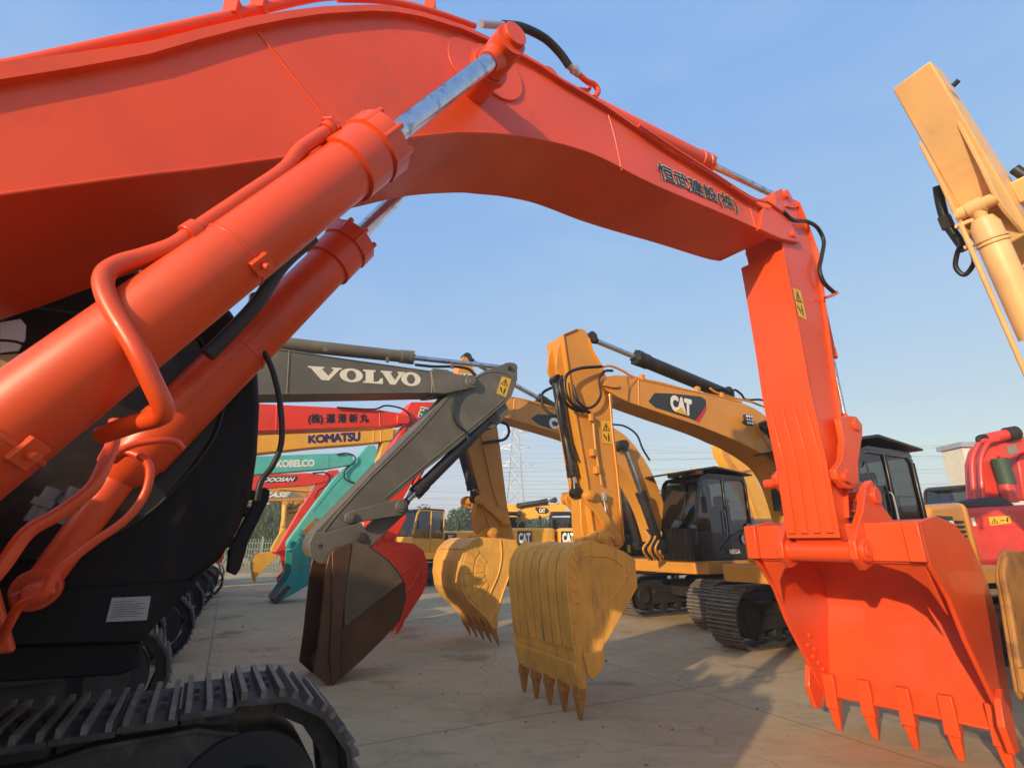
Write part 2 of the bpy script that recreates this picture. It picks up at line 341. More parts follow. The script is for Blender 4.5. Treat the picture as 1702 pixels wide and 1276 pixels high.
def hyd(root, A, B, rb, rr, frac=0.6, mb=None, eye_n=None, name='hydraulic_cylinder', mrod=None, port=True, base_eye=True):
    """hydraulic cylinder: barrel from A, chrome rod to B, gland collar, end eyes"""
    mb = mb or M_blackm; d = (B-A).normalized(); L = (B-A).length; G = A+d*(L*frac)
    b = MB(); b.rings([(A, rb*.7), (A+d*rb*.5, rb), (G-d*rb*2.2, rb)], 28)
    eye = eye_n if eye_n is not None else d.orthogonal().normalized()
    if base_eye: b.cyl(A-eye*rb*1.0, A+eye*rb*1.0, rb*1.05)
    o = b.build(name, mb, root)
    c = MB(); c.rings([(G-d*rb*2.3, rb*1.0), (G-d*rb*2.25, rb*1.13), (G-d*rb*1.1, rb*1.13), (G-d*rb*1.05, rb*1.05), (G-d*rb*.95, rb*1.05), (G-d*rb*.9, rb*1.17), (G-d*rb*.1, rb*1.17), (G, rb*1.0)], 28)
    x = d.orthogonal().normalized(); y = d.cross(x)
    for i in range(8):
        t = i*math.pi/4; q = x*math.cos(t)+y*math.sin(t); c.cyl(G-d*rb*.9+q*rb*1.08, G+d*rb*.12+q*rb*1.08, rb*.13, seg=8)
    c.build('gland_collar', mb, o)
    r = MB(); r.cyl(G, B-d*rr*1.2, rr); r.build('rod', mrod or M_chrome, o)
    e = MB(); e.cyl(B-eye*rb*.85, B+eye*rb*.85, rr*1.9); e.rings([(B-d*rr*3.2, rr*1.15), (B-d*rr*1.2, rr*1.5)]); e.build('rod_eye', mb, o)
    return o
def pins(b, pts, pl, off, r, th):
    for q in pts: b.cyl(pl.p(q[0], q[1], off), pl.p(q[0], q[1], off)+pl.n*th, r)
def tooth(b, base, tip, n, w=0.085, t=0.075):
    """adapter and pointed tooth"""
    d = (tip-base); L = d.length; d = d/L; u = d.cross(n).normalized()
    def sec(c, a, h): return [c-n*a-u*h, c+n*a-u*h, c+n*a+u*h, c-n*a+u*h]
    S = [sec(base-d*0.2, w*.55, t*.30), sec(base+d*L*.22, w*.62, t*.62), sec(base+d*L*.30, w*.62, t*.62), sec(base+d*L*.31, w*.5, t*.5), sec(base+d*L*.72, w*.38, t*.3), sec(tip, w*.24, t*.1)]
    vs = [q for s_ in S for q in s_]; fs = [(0, 1, 2, 3), tuple(4*5+i for i in (3, 2, 1, 0))]
    for k in range(5):
        for i in range(4):
            j = (i+1) % 4; fs.append((4*k+i, 4*k+j, 4*(k+1)+j, 4*(k+1)+i))
    b.add(vs, fs)
def bucket(root, pl, prof, W, lip_i, tips, m, mt=None, off=0.0, th=0.03, top_i=0, side=None, ribs=0, cutter=None, plates=True, rib_m=None, tw=0.085):
    """prof: world points of the near end of the wrapper, from the top front round the back to the lip.
    side: closed outline of the near side plate."""
    n = pl.n*W; b = MB(); P = prof; k = len(P)
    cen = sum((p for p in P), V())/k
    inner = []
    for i, p in enumerate(P):
        d = (P[min(i+1, k-1)]-P[max(i-1, 0)]).normalized(); q = d.cross(pl.n).normalized()
        if q.dot(cen-p) < 0: q = -q
        inner.append(p+q*th)
    b.prism(P+inner[::-1], n)
    o = b.build('bucket', m, root, bev=0.006)
    sp = side or P
    for e, s_ in ((-0.012, 'near'), (W-0.02, 'far')):
        MB().prism([p+pl.n*e for p in sp], pl.n*0.032).build('side_plate', m, o, bev=0.006)
    if ribs:
        r = MB()
        a0, a1 = 1, k-2
        for j in range(ribs):
            D = (j+0.5)/ribs*W
            q = [p-(ii-p).normalized()*0.012 for p, ii in zip(P, inner)][a0:a1+1]
            loop = [x+pl.n*(D-W/ribs*.40) for x in q]+[x+pl.n*(D-W/ribs*.40) for x in P[a0:a1+1]][::-1]
            r.prism(loop, pl.n*(W/ribs*.80))
        r.build('wear_strips', rib_m or m, o, bev=0.005)
    if cutter:
        for e in (-0.045, W-0.005): MB().prism([p+pl.n*e for p in cutter], pl.n*0.045).build('side_cutter', m, o, bev=0.006)
    lip = P[lip_i]; nT = len(tips)
    for i, tp in enumerate(tips):
        D = 0.06+(W-0.12)*i/(nT-1)
        t_ = MB(); tooth(t_, lip+pl.n*D, tp+pl.n*D if isinstance(tp, Vector) else tp, pl.n, w=tw); t_.build('tooth', mt or m, o, bev=0.004)
    return o
def L_of(C, deg):
    a = math.radians(deg); h = V((math.cos(a), math.sin(a), 0)); l = V((-math.sin(a), math.cos(a), 0))
    return lambda x, y, z: V(C)+h*x+l*y+V((0, 0, z))
def track(root, L, yc, wid=0.6, length=4.1, ht=0.92, x0=0.0, n=46, detail=True, gh=0.012, bolts=False, sag=0.0):
    R = ht/2; half = length/2-R; per = 2*math.pi*R+4*half; b = MB(); g = MB()
    def pt(s_):
        s_ %= per
        if s_ < 2*half: return (-half+s_, 2*R-sag*abs(math.sin(s_/(2*half)*2*math.pi)), 0)
        s_ -= 2*half
        if s_ < math.pi*R: a = s_/R; return (half+R*math.sin(a), R+R*math.cos(a), a)
        s_ -= math.pi*R
        if s_ < 2*half: return (half-s_, 0, math.pi)
        s_ -= 2*half; a = math.pi+s_/R; return (-half+R*math.sin(a), R+R*math.cos(a), a)
    p = per/n
    for i in range(n):
        x, z, a = pt(i*p); c, s_ = math.cos(a), math.sin(a)
        def q(u, v, y): return L(x0+x+u*c+v*s_, y, z-u*s_+v*c)
        def bx(bb, u0, u1, v0, v1, y0, y1): bb.hexa([q(u0, v0, y0), q(u1, v0, y0), q(u1, v0, y1), q(u0, v0, y1), q(u0, v1, y0), q(u1, v1, y0), q(u1, v1, y1), q(u0, v1, y1)])
        bx(b, -p*.49, p*.49, -.035, -.012, yc-wid/2, yc+wid/2)
        for u in (-.42, -.05, .32): bx(g, p*u, p*(u+.105), -.011, gh, yc-wid/2, yc+wid/2)
        if bolts:
            for u in (-.22, .18):
                for yy in (-.07, .07): bx(b, p*(u-.05), p*(u+.05), -.012, .006, yc+yy-.018, yc+yy+.018)
        if detail: bx(b, -p*.45, p*.45, -.12, -.04, yc-.11, yc-.06); bx(b, -p*.45, p*.45, -.12, -.04, yc+.06, yc+.11)
    t = b.build('track', M_track, root); g.build('grousers', M_grouser, t)
    f = MB(); f.box(L, x0-half, x0+half-.1, yc-.2, yc+.2, .27, .66)
    f.box(L, x0-half*.8, x0+half*.8, yc-.24, yc+.24, .5, .58)
    for sx in (-half, half): f.cyl(L(x0+sx, yc-.2, R), L(x0+sx, yc+.2, R), R-.16); f.cyl(L(x0+sx, yc-.25, R), L(x0+sx, yc+.25, R), R*.38)
    for i in range(7): xx = x0-half*.85+i*half*1.7/6; f.cyl(L(xx, yc-.17, .2), L(xx, yc+.17, .2), .1, seg=14)
    for xx in (-.8, .6): f.cyl(L(x0+xx, yc-.1, ht-.2), L(x0+xx, yc+.1, ht-.2), .07, seg=12)
    f.build('track_frame', M_blackm, t, bev=0.01)
    return t
def cab(root, L, m=None, x0=.35, x1=2.0, y0=.22, y1=1.25, z0=1.3, z1=3.0, canopy=False, grille=False, lamp_m=None, frame_m=None, ztop=None):
    m = m or M_black; b = MB(); zb = z0+.55; fr = frame_m or m
    prof = lambda y: [L(x0, y, z0), L(x1-.05, y, z0), L(x1, y, z0+.15), L(x1, y, zb+.15), L(x1-.22, y, z1-.12), L(x1-.34, y, z1-.02), L(x1-.5, y, z1), L(x0+.1, y, z1), L(x0, y, z1-.1)]
    for y in (y0, y1):                                        # side frames
        P = prof(y); e = .035 if y == y0 else -.035
        def pil(a, c, wd=.09): b.bar(a, c, .05, wd)
        for a, c in ((0, 8), (3, 4), (4, 5), (5, 6), (6, 7), (7, 8)): pil(P[a], P[c])
        xm = x0+.72
        if y == y1 or y == y0: pil(L(xm, y, zb), L(xm, y, z1-.03), .07)
        b.hexa([L(x0, min(y, y+e), z0), L(x1-.03, min(y, y+e), z0), L(x1-.03, max(y, y+e), z0), L(x0, max(y, y+e), z0), L(x0, min(y, y+e), zb), L(x1-.01, min(y, y+e), zb), L(x1-.01, max(y, y+e), zb), L(x0, max(y, y+e), zb)])
    b.box(L, x0, x1-.02, y0+.04, y1-.04, z0, z0+.1)           # floor
    b.box(L, x0+.03, x0+.07, y0+.04, y1-.04, z0+.1, zb+.1)    # back wall
    b.prism([L(x1-.03, y0, z0+.1), L(x1-.03, y1, z0+.1), L(x1-.03, y1, z0+.62), L(x1-.03, y0, z0+.62)], L(x1, 0, 0)-L(x1-.03, 0, 0))
    o = b.build('cab', fr, root, bev=0.012)
    r = MB(); r.prism([L(x0-.02, y0-.03, z1-.02), L(x1-.45, y0-.03, z1), L(x1-.3, y0-.03, z1-.05), L(x1-.3, y0-.03, z1+.01), L(x1-.5, y0-.03, z1+.07), L(x0+.05, y0-.03, z1+.07)], L(0, y1+.03, 0)-L(0, y0-.03, 0)); r.build('roof', m, o, bev=0.015)
    for y in (y0+.005, y1-.005):
        P = prof(y); MB().add([L(x0+.02, y, zb), L(x1-.03, y, zb), L(x1-.03, y, zb+.15), L(x1-.25, y, z1-.12), L(x1-.5, y, z1-.03), L(x0+.02, y, z1-.03)], [(0, 1, 2, 3, 4, 5)]).build('window', M_glass, o)
    MB().add([L(x1-.02, y0+.03, z0+.62), L(x1-.02, y1-.03, z0+.62), L(x1-.02, y1-.03, zb+.15), L(x1-.23, y1-.03, z1-.13), L(x1-.23, y0+.03, z1-.13), L(x1-.02, y0+.03, zb+.15)], [(0, 1, 2, 5), (5, 2, 3, 4)]).build('windscreen', M_glass, o)
    s = MB(); s.box(L, x0+.3, x0+.8, y0+.28, y1-.28, z0+.42, z0+.56); s.box(L, x0+.22, x0+.36, y0+.28, y1-.28, z0+.5, z0+1.15); s.box(L, x0+.24, x0+.33, y0+.38, y1-.38, z0+1.16, z0+1.36); s.build('seat', M_seat, o, bev=0.03)
    if grille:
        g = MB()
        for i in range(9): y = y0+.05+(y1-y0-.1)*i/8; g.bar(L(x1+.05, y, z0+.0), L(x1+.05, y, z0+.6), .018, .018)
        for z in (z0, z0+.3, z0+.6): g.bar(L(x1+.05, y0, z), L(x1+.05, y1, z), .025, .025)
        g.build('front_guard', M_black, o)
    if canopy:
        c = MB(); zc = z1+.07
        c.prism([L(x0-.1, y0-.12, zc), L(x1-.6, y0-.12, zc+.1), L(x1+.35, y0-.12, zc-.06), L(x1+.35, y0-.12, zc-.025), L(x1-.6, y0-.12, zc+.14), L(x0-.1, y0-.12, zc+.03)], L(0, y1+.15, 0)-L(0, y0-.12, 0))
        for xx, yy in ((x0+.1, y0+.1), (x0+.1, y1-.1), (x1-.6, y0+.1), (x1-.6, y1-.1)): c.bar(L(xx, yy, z1+.05), L(xx, yy, zc+.02), .03, .03)
        c.build('sun_visor', M_blackm, o)
    for y in ((y0, y1)):
        sg = 1 if y == y1 else -1
        r_ = MB(); r_.tube([L(x1-.28, y+sg*.02, z1-.25), L(x1-.12, y+sg*.16, z1-.22), L(x1-.1, y+sg*.18, z1-.5)], .012, seg=6, sub=3); q = r_.build('mirror_arm', M_blackm, o); MB().box(L, x1-.12, x1-.09, y+sg*.11, y+sg*.25, z1-.78, z1-.45).build('mirror', M_blackm, q, bev=.02)
    r_ = MB(); r_.tube([L(x0+.8, y1+.01, z0+.5), L(x0+.8, y1+.05, z0+.55), L(x0+.8, y1+.05, z0+.95), L(x0+.8, y1+.01, z0+1.0)], .012, seg=6, sub=2); r_.build('door_handle', M_steel, o)
    MB().tube([L(x1-.01, (y0+y1)/2, zb+.1), L(x1-.08, (y0+y1)/2+.15, zb+.5), L(x1-.15, (y0+y1)/2+.2, zb+.75)], .008, seg=6).build('wiper', M_blackm, o)
    b_ = MB(); b_.box(L, x0+.70, x0+.715, y1+.001, y1+.006, z0+.02, zb); b_.build('door_seam', M_ink, o)
    if lamp_m:
        for yy in (y0+.2, y1-.15):
            l = MB(); l.box(L, x1-.46, x1-.24, yy-.09, yy+.09, z1+.04, z1+.17); q = l.build('work_lamp', lamp_m, o, bev=0.02)
            MB().box(L, x1-.24, x1-.225, yy-.065, yy+.065, z1+.06, z1+.15).build('lens', M_lens, q)
    return o
def body(root, C, deg, m, deck_m=None, cab_m=None, canopy=False, grille=False, lamp_m=None, logo=None, logo_m=None, logo_bg=None, detail=True, gauge=1.15, frame_m=None, with_tracks=True, twid=.6, cab_on=True, deck_x=1.75, rails=True, tank=True, cab_z=3.0, tail=1.0, ntr=46, sidetext=None, cw_m=None, bev=.06):
    L = L_of(C, deg); deck_m = deck_m or m
    if with_tracks:
        for y in (-gauge, gauge): track(root, L, y, wid=twid, detail=detail, n=ntr)
        b = MB(); b.box(L, -.7, .7, -gauge+.2, gauge-.2, .45, .8); b.cyl(L(0, 0, .8), L(0, 0, 1.02), .62); b.build('undercarriage', M_blackm, root, bev=.01)
    b = MB(); b.prism([L(-1.9, -1.25, 1.03), L(deck_x, -1.25, 1.03), L(deck_x+.2, -1.05, 1.03), L(deck_x+.2, 1.05, 1.03), L(deck_x, 1.25, 1.03), L(-1.9, 1.25, 1.03)], V((0, 0, .26))); b.build('deck', deck_m, root, bev=.015)
    Lr = lambda x, y, z: L(.25+(x-.25)*tail if x < .25 else x, y, z)
    b = MB(); b.prism([Lr(-2.0, -1.28, 1.3), Lr(.25, -1.28, 1.3), Lr(.25, -1.28, 2.02), Lr(.05, -1.28, 2.15), Lr(-1.9, -1.28, 2.22), Lr(-2.0, -1.28, 2.15)], Lr(0, 1.28, 0)-Lr(0, -1.28, 0)); e = b.build('engine_housing', m, root, bev=bev)
    for sy in (-1, 1):
        g = MB()
        for i in range(7): g.box(Lr, -1.6, -1.1, sy*1.3-.012, sy*1.3+.012, 1.5+i*.07, 1.53+i*.07)
        g.build('vent', M_blackm, e)
    g = MB(); g.cyl(Lr(-1.3, -.7, 2.2), Lr(-1.3, -.7, 2.6), .07); g.tube([Lr(-1.3, -.7, 2.55), Lr(-1.3, -.7, 2.68), Lr(-1.38, -.7, 2.75)], .06); g.build('exhaust_pipe', M_blackm, root)
    for sy in ((-1, 1) if rails else ()):
        g = MB(); g.tube([Lr(-1.8, sy*1.1, 2.15), Lr(-1.8, sy*1.1, 2.42), Lr(-1.7, sy*1.1, 2.47), Lr(-.9, sy*1.1, 2.47), Lr(-.8, sy*1.1, 2.42), Lr(-.8, sy*1.1, 2.1)], .016, seg=8, sub=3); g.build('handrail', M_blackm, root)
    b = MB()
    if tank: b.prism([Lr(.25, -1.28, 1.3), Lr(1.1, -1.28, 1.3), Lr(1.1, -1.28, 1.85), Lr(1.0, -1.28, 1.95), Lr(.25, -1.28, 2.0)], Lr(0, -.45, 0)-Lr(0, -1.28, 0)); b.build('tank', m, root, bev=.04)
    b = MB(); pts = []
    for i in range(9): t = math.pi*i/8; pts.append(Lr(-2.2-.75*math.sin(t)**.6 if 0 < i < 8 else -2.0, 1.3*math.cos(t), 1.12))
    b.prism(pts, V((0, 0, 1.12))); b.build('counterweight', cw_m or m, root, bev=.09)
    if logo:
        for sx in ((-1, 1)):
            y = sx*1.31
            if sx < 0: fn = lambda u, v: Lr(-1.0+.85*u, -1.297, 1.65+.3*v)
            else: fn = lambda u, v: Lr(-.15-.85*u, 1.297, 1.65+.3*v)
            if logo_bg: polys(lambda u, v: fn(-.06+u*1.12, -.2+v*1.4)-(fn(.5, .5)-Lr(-.58, 0, 1.8)).normalized()*.004, [[(0, 0), (1, 0), (1, 1), (0, 1)]], logo_bg, e, 'logo_panel')
            text(logo, lambda u, v: fn(u, v)+(fn(.5, .5)-Lr(-.58, 0, 1.8)).normalized()*.004, logo_m or M_white, e, bold=.03)
    if cab_on: cab(root, L, cab_m, z1=cab_z, canopy=canopy, grille=grille, lamp_m=lamp_m, frame_m=frame_m)
    b = MB()
    for y in (-.2, .2): b.prism([L(.2, y-.03, 1.3), L(1.3, y-.03, 1.3), L(1.0, y-.03, 2.0), L(.6, y-.03, 2.1)], L(0, .06, 0)-L(0, 0, 0))
    b.build('boom_foot', m, root, bev=.01)
    return L
M_sidewin = mat('dark_cab_glass', (0.022, 0.016, 0.012), 0.2, var=0.3, coat=0.0, spec=0.2, scale=1.2, dirt=(0.085, 0.075, 0.045), dirt_amt=0.8, dscale=1.8)
M_skypaint = mat('painted_sky_pane', (0.75, 0.85, 0.88), 0.3)  # opaque pale colour painted in for the bright sky seen through glass
M_tan = mat('tan_trim', (0.45, 0.38, 0.18), 0.6)
M_dim = mat('grey_ink', (0.2, 0.19, 0.18), 0.6)
def hatch():
    m = bpy.data.materials.new('hazard_stripes'); m.use_nodes = True; t = m.node_tree; N = t.nodes; L = t.links; b = N['Principled BSDF']
    g = N.new('ShaderNodeNewGeometry'); wv = N.new('ShaderNodeTexWave'); wv.inputs['Scale'].default_value = 9; L.new(g.outputs['Position'], wv.inputs[0])
    r = N.new('ShaderNodeMath'); r.operation = 'GREATER_THAN'; r.inputs[1].default_value = .5; L.new(wv.outputs['Fac'], r.inputs[0])
    x = N.new('ShaderNodeMix'); x.data_type = 'RGBA'; L.new(r.outputs[0], x.inputs[0]); x.inputs[6].default_value = (.02, .02, .02, 1); x.inputs[7].default_value = (.8, .8, .8, 1); L.new(x.outputs[2], b.inputs['Base Color']); return m
M_hatch = hatch()
# ================================================================== setting
g = MB(); g.add([V((-900, -900, 0)), V((900, -900, 0)), V((900, 900, 0)), V((-900, 900, 0))], [(0, 1, 2, 3)])
o = g.build('ground', ground_mat()); o['kind'] = 'structure'
UP = V((0, 0, 1))
# ================================================================== nearest machine: orange excavator
def orange_machine():
    pl = Plane(36, 1.82)
    C = pl.W(-1.5, 2.02, 0)
    R = thing('excavator', 'nearest orange excavator, its boom arching over the whole view to an open bucket', 'excavator', C, 'excavators parked nose to nose across the yard')
    T = [(-260, 180), (0, 132), (120, 113), (247, 90), (330, 66), (411, 45), (475, 32), (535, 23), (617, 18), (660, 20), (700, 27), (770, 48), (862, 89), (900, 110), (935, 134), (975, 157), (1008, 177), (1060, 213), (1117, 253), (1183, 290), (1245, 333), (1281, 352)]
    B = [(-260, 362), (0, 324), (120, 307), (247, 290), (330, 281), (411, 270), (470, 262), (520, 255), (600, 240), (640, 234), (680, 229), (765, 220), (850, 224), (892, 231), (932, 239), (978, 253), (1014, 269), (1062, 295), (1117, 320), (1190, 350), (1263, 382), (1285, 393)]
    ws = [.95, .88, .82, .76, .72, .70, .68, .66, .64, .63, .62, .61, .60, .60, .60, .60, .60, .59, .58, .57, .56, .52]
    b = MB(); strip(b, T, B, pl, ws); bo = b.build('boom', M_orange, R, bev=0.006, smooth=0.35)
    b = MB(); vs = []; n = len(T)                                            # top flange and bottom edge bead
    for t, w_ in zip(T, ws):
        a = pl.p(*t, -.03); a2 = a+pl.n*(w_+.06); fh = .072-.053*min(1, len(vs)/52); vs += [a, a2, a2+UP*fh, a+UP*fh]
    fs = [(0, 1, 2, 3), tuple(4*(n-1)+i for i in (3, 2, 1, 0))]
    for k in range(n-1):
        for i in range(4): j = (i+1) % 4; fs.append((4*k+i, 4*(k+1)+i, 4*(k+1)+j, 4*k+j))
    b.add(vs, fs); b.build('top_flange', M_orange, bo, smooth=0.35)
    b = MB(); b.tube([pl.p(x, y, -.002) for x, y in B[:16]], .006, seg=8, sub=2); b.tube([pl.p(x, y, -.002) for x, y in B[15:]], .005, seg=8, sub=2)
    b.tube([pl.p(x, y, 0) for x, y in ((425, 50), (490, 132), (548, 206), (565, 225))], .0065, seg=8, sub=2)
    b.tube([pl.p(x, y, 0) for x, y in ((1010, 188), (1022, 230), (1033, 283))], .004, seg=8, sub=2)
    b.tube([pl.p(x, y, 0) for x, y in ((1243, 335), (1256, 380))], .006, seg=8, sub=2); b.build('weld_bead', M_orange, bo)
    # cross-shaft boss and doubler plates
    b = MB(); c = pl.p(826, 122, 0); b.cyl(c-pl.n*.012, c+pl.n*.002, .17, seg=40); c2 = pl.p(790, 110, 0); b.cyl(c2-pl.n*.006, c2+pl.n*.001, .17, seg=40); b.build('doubler_plate', M_orange, bo, bev=.003)
    cyo = -.27
    b = MB(); bc = pl.p(836, 84, cyo); b.rings([(bc+pl.n*.28, .085), (bc+pl.n*.16, .085), (bc+pl.n*.14, .1), (bc+pl.n*.10, .1)], 32)
    b.rings([(bc-pl.n*.02, .06), (bc-pl.n*.11, .06)], 28); b.build('cross_shaft', M_orange, bo, bev=.004)
    # tip ears
    b = MB()
    ear = [(1268, 345), (1290, 343), (1302, 353), (1331, 396), (1329, 403), (1300, 397), (1284, 391), (1262, 380)]
    b.prism([pl.p(*q, -.03) for q in ear], pl.n*.05)
    q = pl.p(1320, 388, -.05); b.cyl(q, q+pl.n*.46, .035); b.build('boom_tip', M_orange, bo, bev=.008)
    # boom cylinders
    A = pl.p(-420, 1040, cyo); Bp = pl.p(833, 88, cyo)
    rb = pl.rad(566, 296, 49, cyo)
    G = pl.p(640, 238, cyo); fr = (G-A).length/(Bp-A).length
    cyl1 = hyd(R, A, Bp, rb, rb*.40, fr, M_orange, pl.n, 'boom_cylinder')
    far = .86
    A2 = pl.p(-60, 1085, far); B2 = pl.p(742, 245, far); G2 = pl.p(590, 397, far)
    rb2 = pl.rad(480, 500, 37, far)
    A2 = pl.p(212, 775, far)
    cyl2 = hyd(R, A2, B2, rb2, rb2*.38, (G2-A2).length/(B2-A2).length, M_orange, pl.n, 'boom_cylinder', base_eye=False)
    b = MB(); e2 = pl.p(62, 978, far); dd = (e2-A2).normalized(); b.rings([(A2-dd*.04, rb2*.98), (A2+dd*.02, rb2*.9), (A2+dd*.07, rb2*.55), (e2, rb2*.46)], 28); b.cyl(e2-pl.n*.06, e2+pl.n*.06, rb2*.62); b.build('cylinder_base', M_orange, cyl2, bev=.003)
    # clamps on the near cylinder
    d = (Bp-A).normalized()
    for x, y in ((388, 425), (30, 745)):
        q = pl.p(x, y, cyo); q = A+d*((q-A).dot(d)); b = MB(); b.cyl(q-d*.006, q+d*.006, rb*1.025, seg=32)
        s_ = d.cross(pl.n).normalized()
        s_ = s_ if s_.z < 0 else -s_
        k = q+(s_*.75-pl.n*.72).normalized()*rb*1.06; b.bar(k-d*.03, k+d*.03, .05, .018, up=(k-q).normalized()); b.cyl(k, k+(k-q).normalized()*.03, .011, seg=8)
        b.build('pipe_clamp', M_orange, cyl1, bev=.002)
    q = pl.p(345, 640, far); d2 = (B2-A2).normalized(); q = A2+d2*((pl.p(390, 575, far)-A2).dot(d2))
    b = MB(); b.cyl(q-d2*.006, q+d2*.006, rb2*1.03, seg=32); b.build('pipe_clamp', M_orange, cyl2)
    # steel pipes
    def pipe(pts, r, name='hydraulic_pipe', m=M_orange, par=R, seg=16):
        bb = MB(); bb.tube([pl.p(x, y, of) for x, y, of in pts], r, seg=seg); return bb.build(name, m, par)
    o1 = cyo-.03; r1 = pl.rad(400, 330, 13, o1)
    pipe([(556, 208, o1+.02), (545, 218, o1), (502, 247, o1), (473, 282, o1), (411, 325, o1), (330, 380, o1), (290, 408, o1), (240, 426, o1), (195, 440, o1-.01), (172, 462, o1-.03), (182, 505, o1-.06), (225, 578, o1-.10), (255, 640, o1-.10), (272, 680, o1-.08), (262, 694, o1-.04), (225, 704, o1+.02), (170, 722, o1+.1)], r1)
    b = MB(); q = pl.p(322, 388, o1); e = (pl.p(290, 408, o1)-q).normalized(); b.cyl(q-e*.02, q+e*.02, r1*1.5, seg=16); b.bar(q, q+V((0.03, 0.01, -.07)), .03, .012); b.build('pipe_clamp', M_orange, R, bev=.003)
    b = MB(); q = pl.p(548, 214, o1); e = (pl.p(530, 230, o1)-q).normalized(); b.cyl(q-e*.02, q-e*.005, r1*1.6, seg=6); b.cyl(q-e*.005, q+e*.02, r1*1.25, seg=16); b.build('pipe_fitting', M_orange, R)
    pipe([(192, 700, -.02), (186, 740, -.06), (168, 784, -.12), (149, 815, -.14), (98, 853, -.14), (45, 885, -.14), (0, 945, -.14), (-60, 1010, -.14)], r1*.72)
    pipe([(196, 750, .1), (225, 738, .1), (262, 732, .1), (290, 733, .12), (303, 745, .14)], r1*.45)
    pipe([(190, 765, .2), (210, 752, .16), (236, 760, .13), (249, 780, .12), (241, 820, .12), (210, 862, .12), (150, 905, .12), (98, 947, .12), (72, 985, .12), (35, 1005, .14), (18, 1030, .16), (0, 1065, .2)], r1*.52)
    b = MB(); q = pl.p(60, 985, .5); b.cyl(q-pl.n*.06, q+pl.n*.3, .035); b.bar(pl.p(92, 975, .5), pl.p(15, 1000, .5), .05, .045); b.build('cylinder_bracket', M_orange, R, bev=.01)
    # stick
    w_ = .40; fo = -.02
    S = [(1287, 319), (1299, 313), (1310, 326), (1328, 335), (1341, 366), (1362, 424), (1369, 483), (1379, 560), (1396, 679), (1405, 745), (1411, 858), (1413, 890), (1403, 908), (1397, 897), (1375, 768), (1348, 649), (1332, 560), (1315, 474), (1303, 415), (1292, 370)]
    b = MB(); b.prism([pl.p(*q, fo+.03) for q in S], pl.n*(w_-.06))
    st = b.build('stick', M_orange, R, bev=.005)
    hd = pl.h
    b = MB(); ft = [(1303, 415), (1315, 474), (1332, 560), (1348, 649), (1375, 768), (1398, 893)]         # front plate with overhanging edges
    f3 = [pl.p(*q, fo) for q in ft]; b.prism(f3+[p-hd*.014 for p in f3][::-1], pl.n*w_); b.build('front_plate', M_orange, st)
    bk = [(1328, 335), (1341, 366), (1362, 424), (1369, 483), (1379, 560), (1396, 679), (1405, 745), (1411, 860)]
    f3 = [pl.p(*q, fo) for q in bk]; b = MB(); b.prism(f3+[p+hd*.016 for p in f3][::-1], pl.n*w_); b.build('rear_plate', M_orange, st)
    b = MB()
    for i in range(4):
        D = (i+.5)/4*w_*.95+.01; f4 = [pl.p(*q, fo)+pl.n*D-hd*.02 for q in ((1352, 668), (1375, 768), (1396, 885))]
        top = f4[0]; L3 = [top, f4[1], f4[2]]
        b.prism([top+pl.n*-.01]+[p-pl.n*.028 for p in L3[1:]]+[p+pl.n*.028 for p in L3[1:]][::-1]+[top+pl.n*.01], hd*-.014+V((0, 0, 0)))
    b.build('wear_rib', M_orange, st, bev=.003)
    b = MB(); q = pl.p(1310, 322, -.02); b.cyl(q, q+pl.n*.44, .045); b.build('cylinder_pin', M_orange, st)
    b = MB(); b.tube([pl.p(x, y, .0) for x, y in ((1306, 342), (1318, 345), (1330, 341))], .008, seg=8); b.build('grease_line', M_orange, st)
    warning_label([(1317, 478), (1331, 483), (1341, 532), (1327, 525)], lambda off: (lambda x, y: pl.p(x, y, fo+.03+off)), R)
    # arm cylinder on the boom back
    c0 = .28
    A3 = pl.p(700, 25, c0); G3 = pl.p(1176, 264, c0); B3 = pl.p(1300, 330, c0)
    hyd(R, pl.p(905, 140, c0), pl.p(1303, 333, c0), .075, .034, (G3-pl.p(905, 140, c0)).length/(pl.p(1303, 333, c0)-pl.p(905, 140, c0)).length, M_orange, pl.n, 'arm_cylinder')
    # top pipes
    b = MB(); b.tube([pl.p(x, y, .12) for x, y in ((-200, 146), (0, 113), (103, 91), (247, 58), (370, 30), (432, 15), (560, -8), (680, 10), (760, 35))], .022)
    b.tube([pl.p(x, y, .02) for x, y in ((560, -2), (640, 2), (720, 20), (790, 44))], .016)
    for x, y in ((432, 8), (388, 16), (715, 12)):
        q = pl.p(x, y, .12); b.bar(q-UP*.04, q+UP*.03, .06, .05)
    b.build('boom_pipe', M_orange, bo, bev=.003)
    b = MB(); b.tube([pl.p(x, y, .06) for x, y in ((836, 42), (868, 46), (905, 64), (930, 88), (946, 110))], .026, seg=16); h_ = b.build('hose', M_rubber, R)
    b = MB(); b.cyl(pl.p(800, 40, .06), pl.p(838, 43, .06), .022); b.build('hose_coupling', M_steel, h_); b = MB(); b.cyl(pl.p(944, 107, .06), pl.p(962, 124, .06), .024); b.cyl(pl.p(952, 114, .06), pl.p(956, 118, .06), .032, seg=6); b.build('hose_coupling', M_steel, h_)
    b = MB(); b.tube([pl.p(x, y, .06) for x, y in ((960, 122), (975, 135), (988, 141), (994, 152), (988, 163))], .02); b.build('hose_pipe', M_orange, h_); b = MB(); b.tube([pl.p(x, y, .1) for x, y in ((962, 148), (978, 150), (980, 140))], .014); b.build('hose_pipe', M_orange, h_)
    b = MB(); b.tube([pl.p(x, y, -.04) for x, y in ((1302, 352), (1318, 366), (1340, 368), (1358, 378), (1369, 400), (1366, 425), (1362, 448), (1370, 470), (1386, 486))], .019, seg=14); h_ = b.build('hose', M_rubber, R)
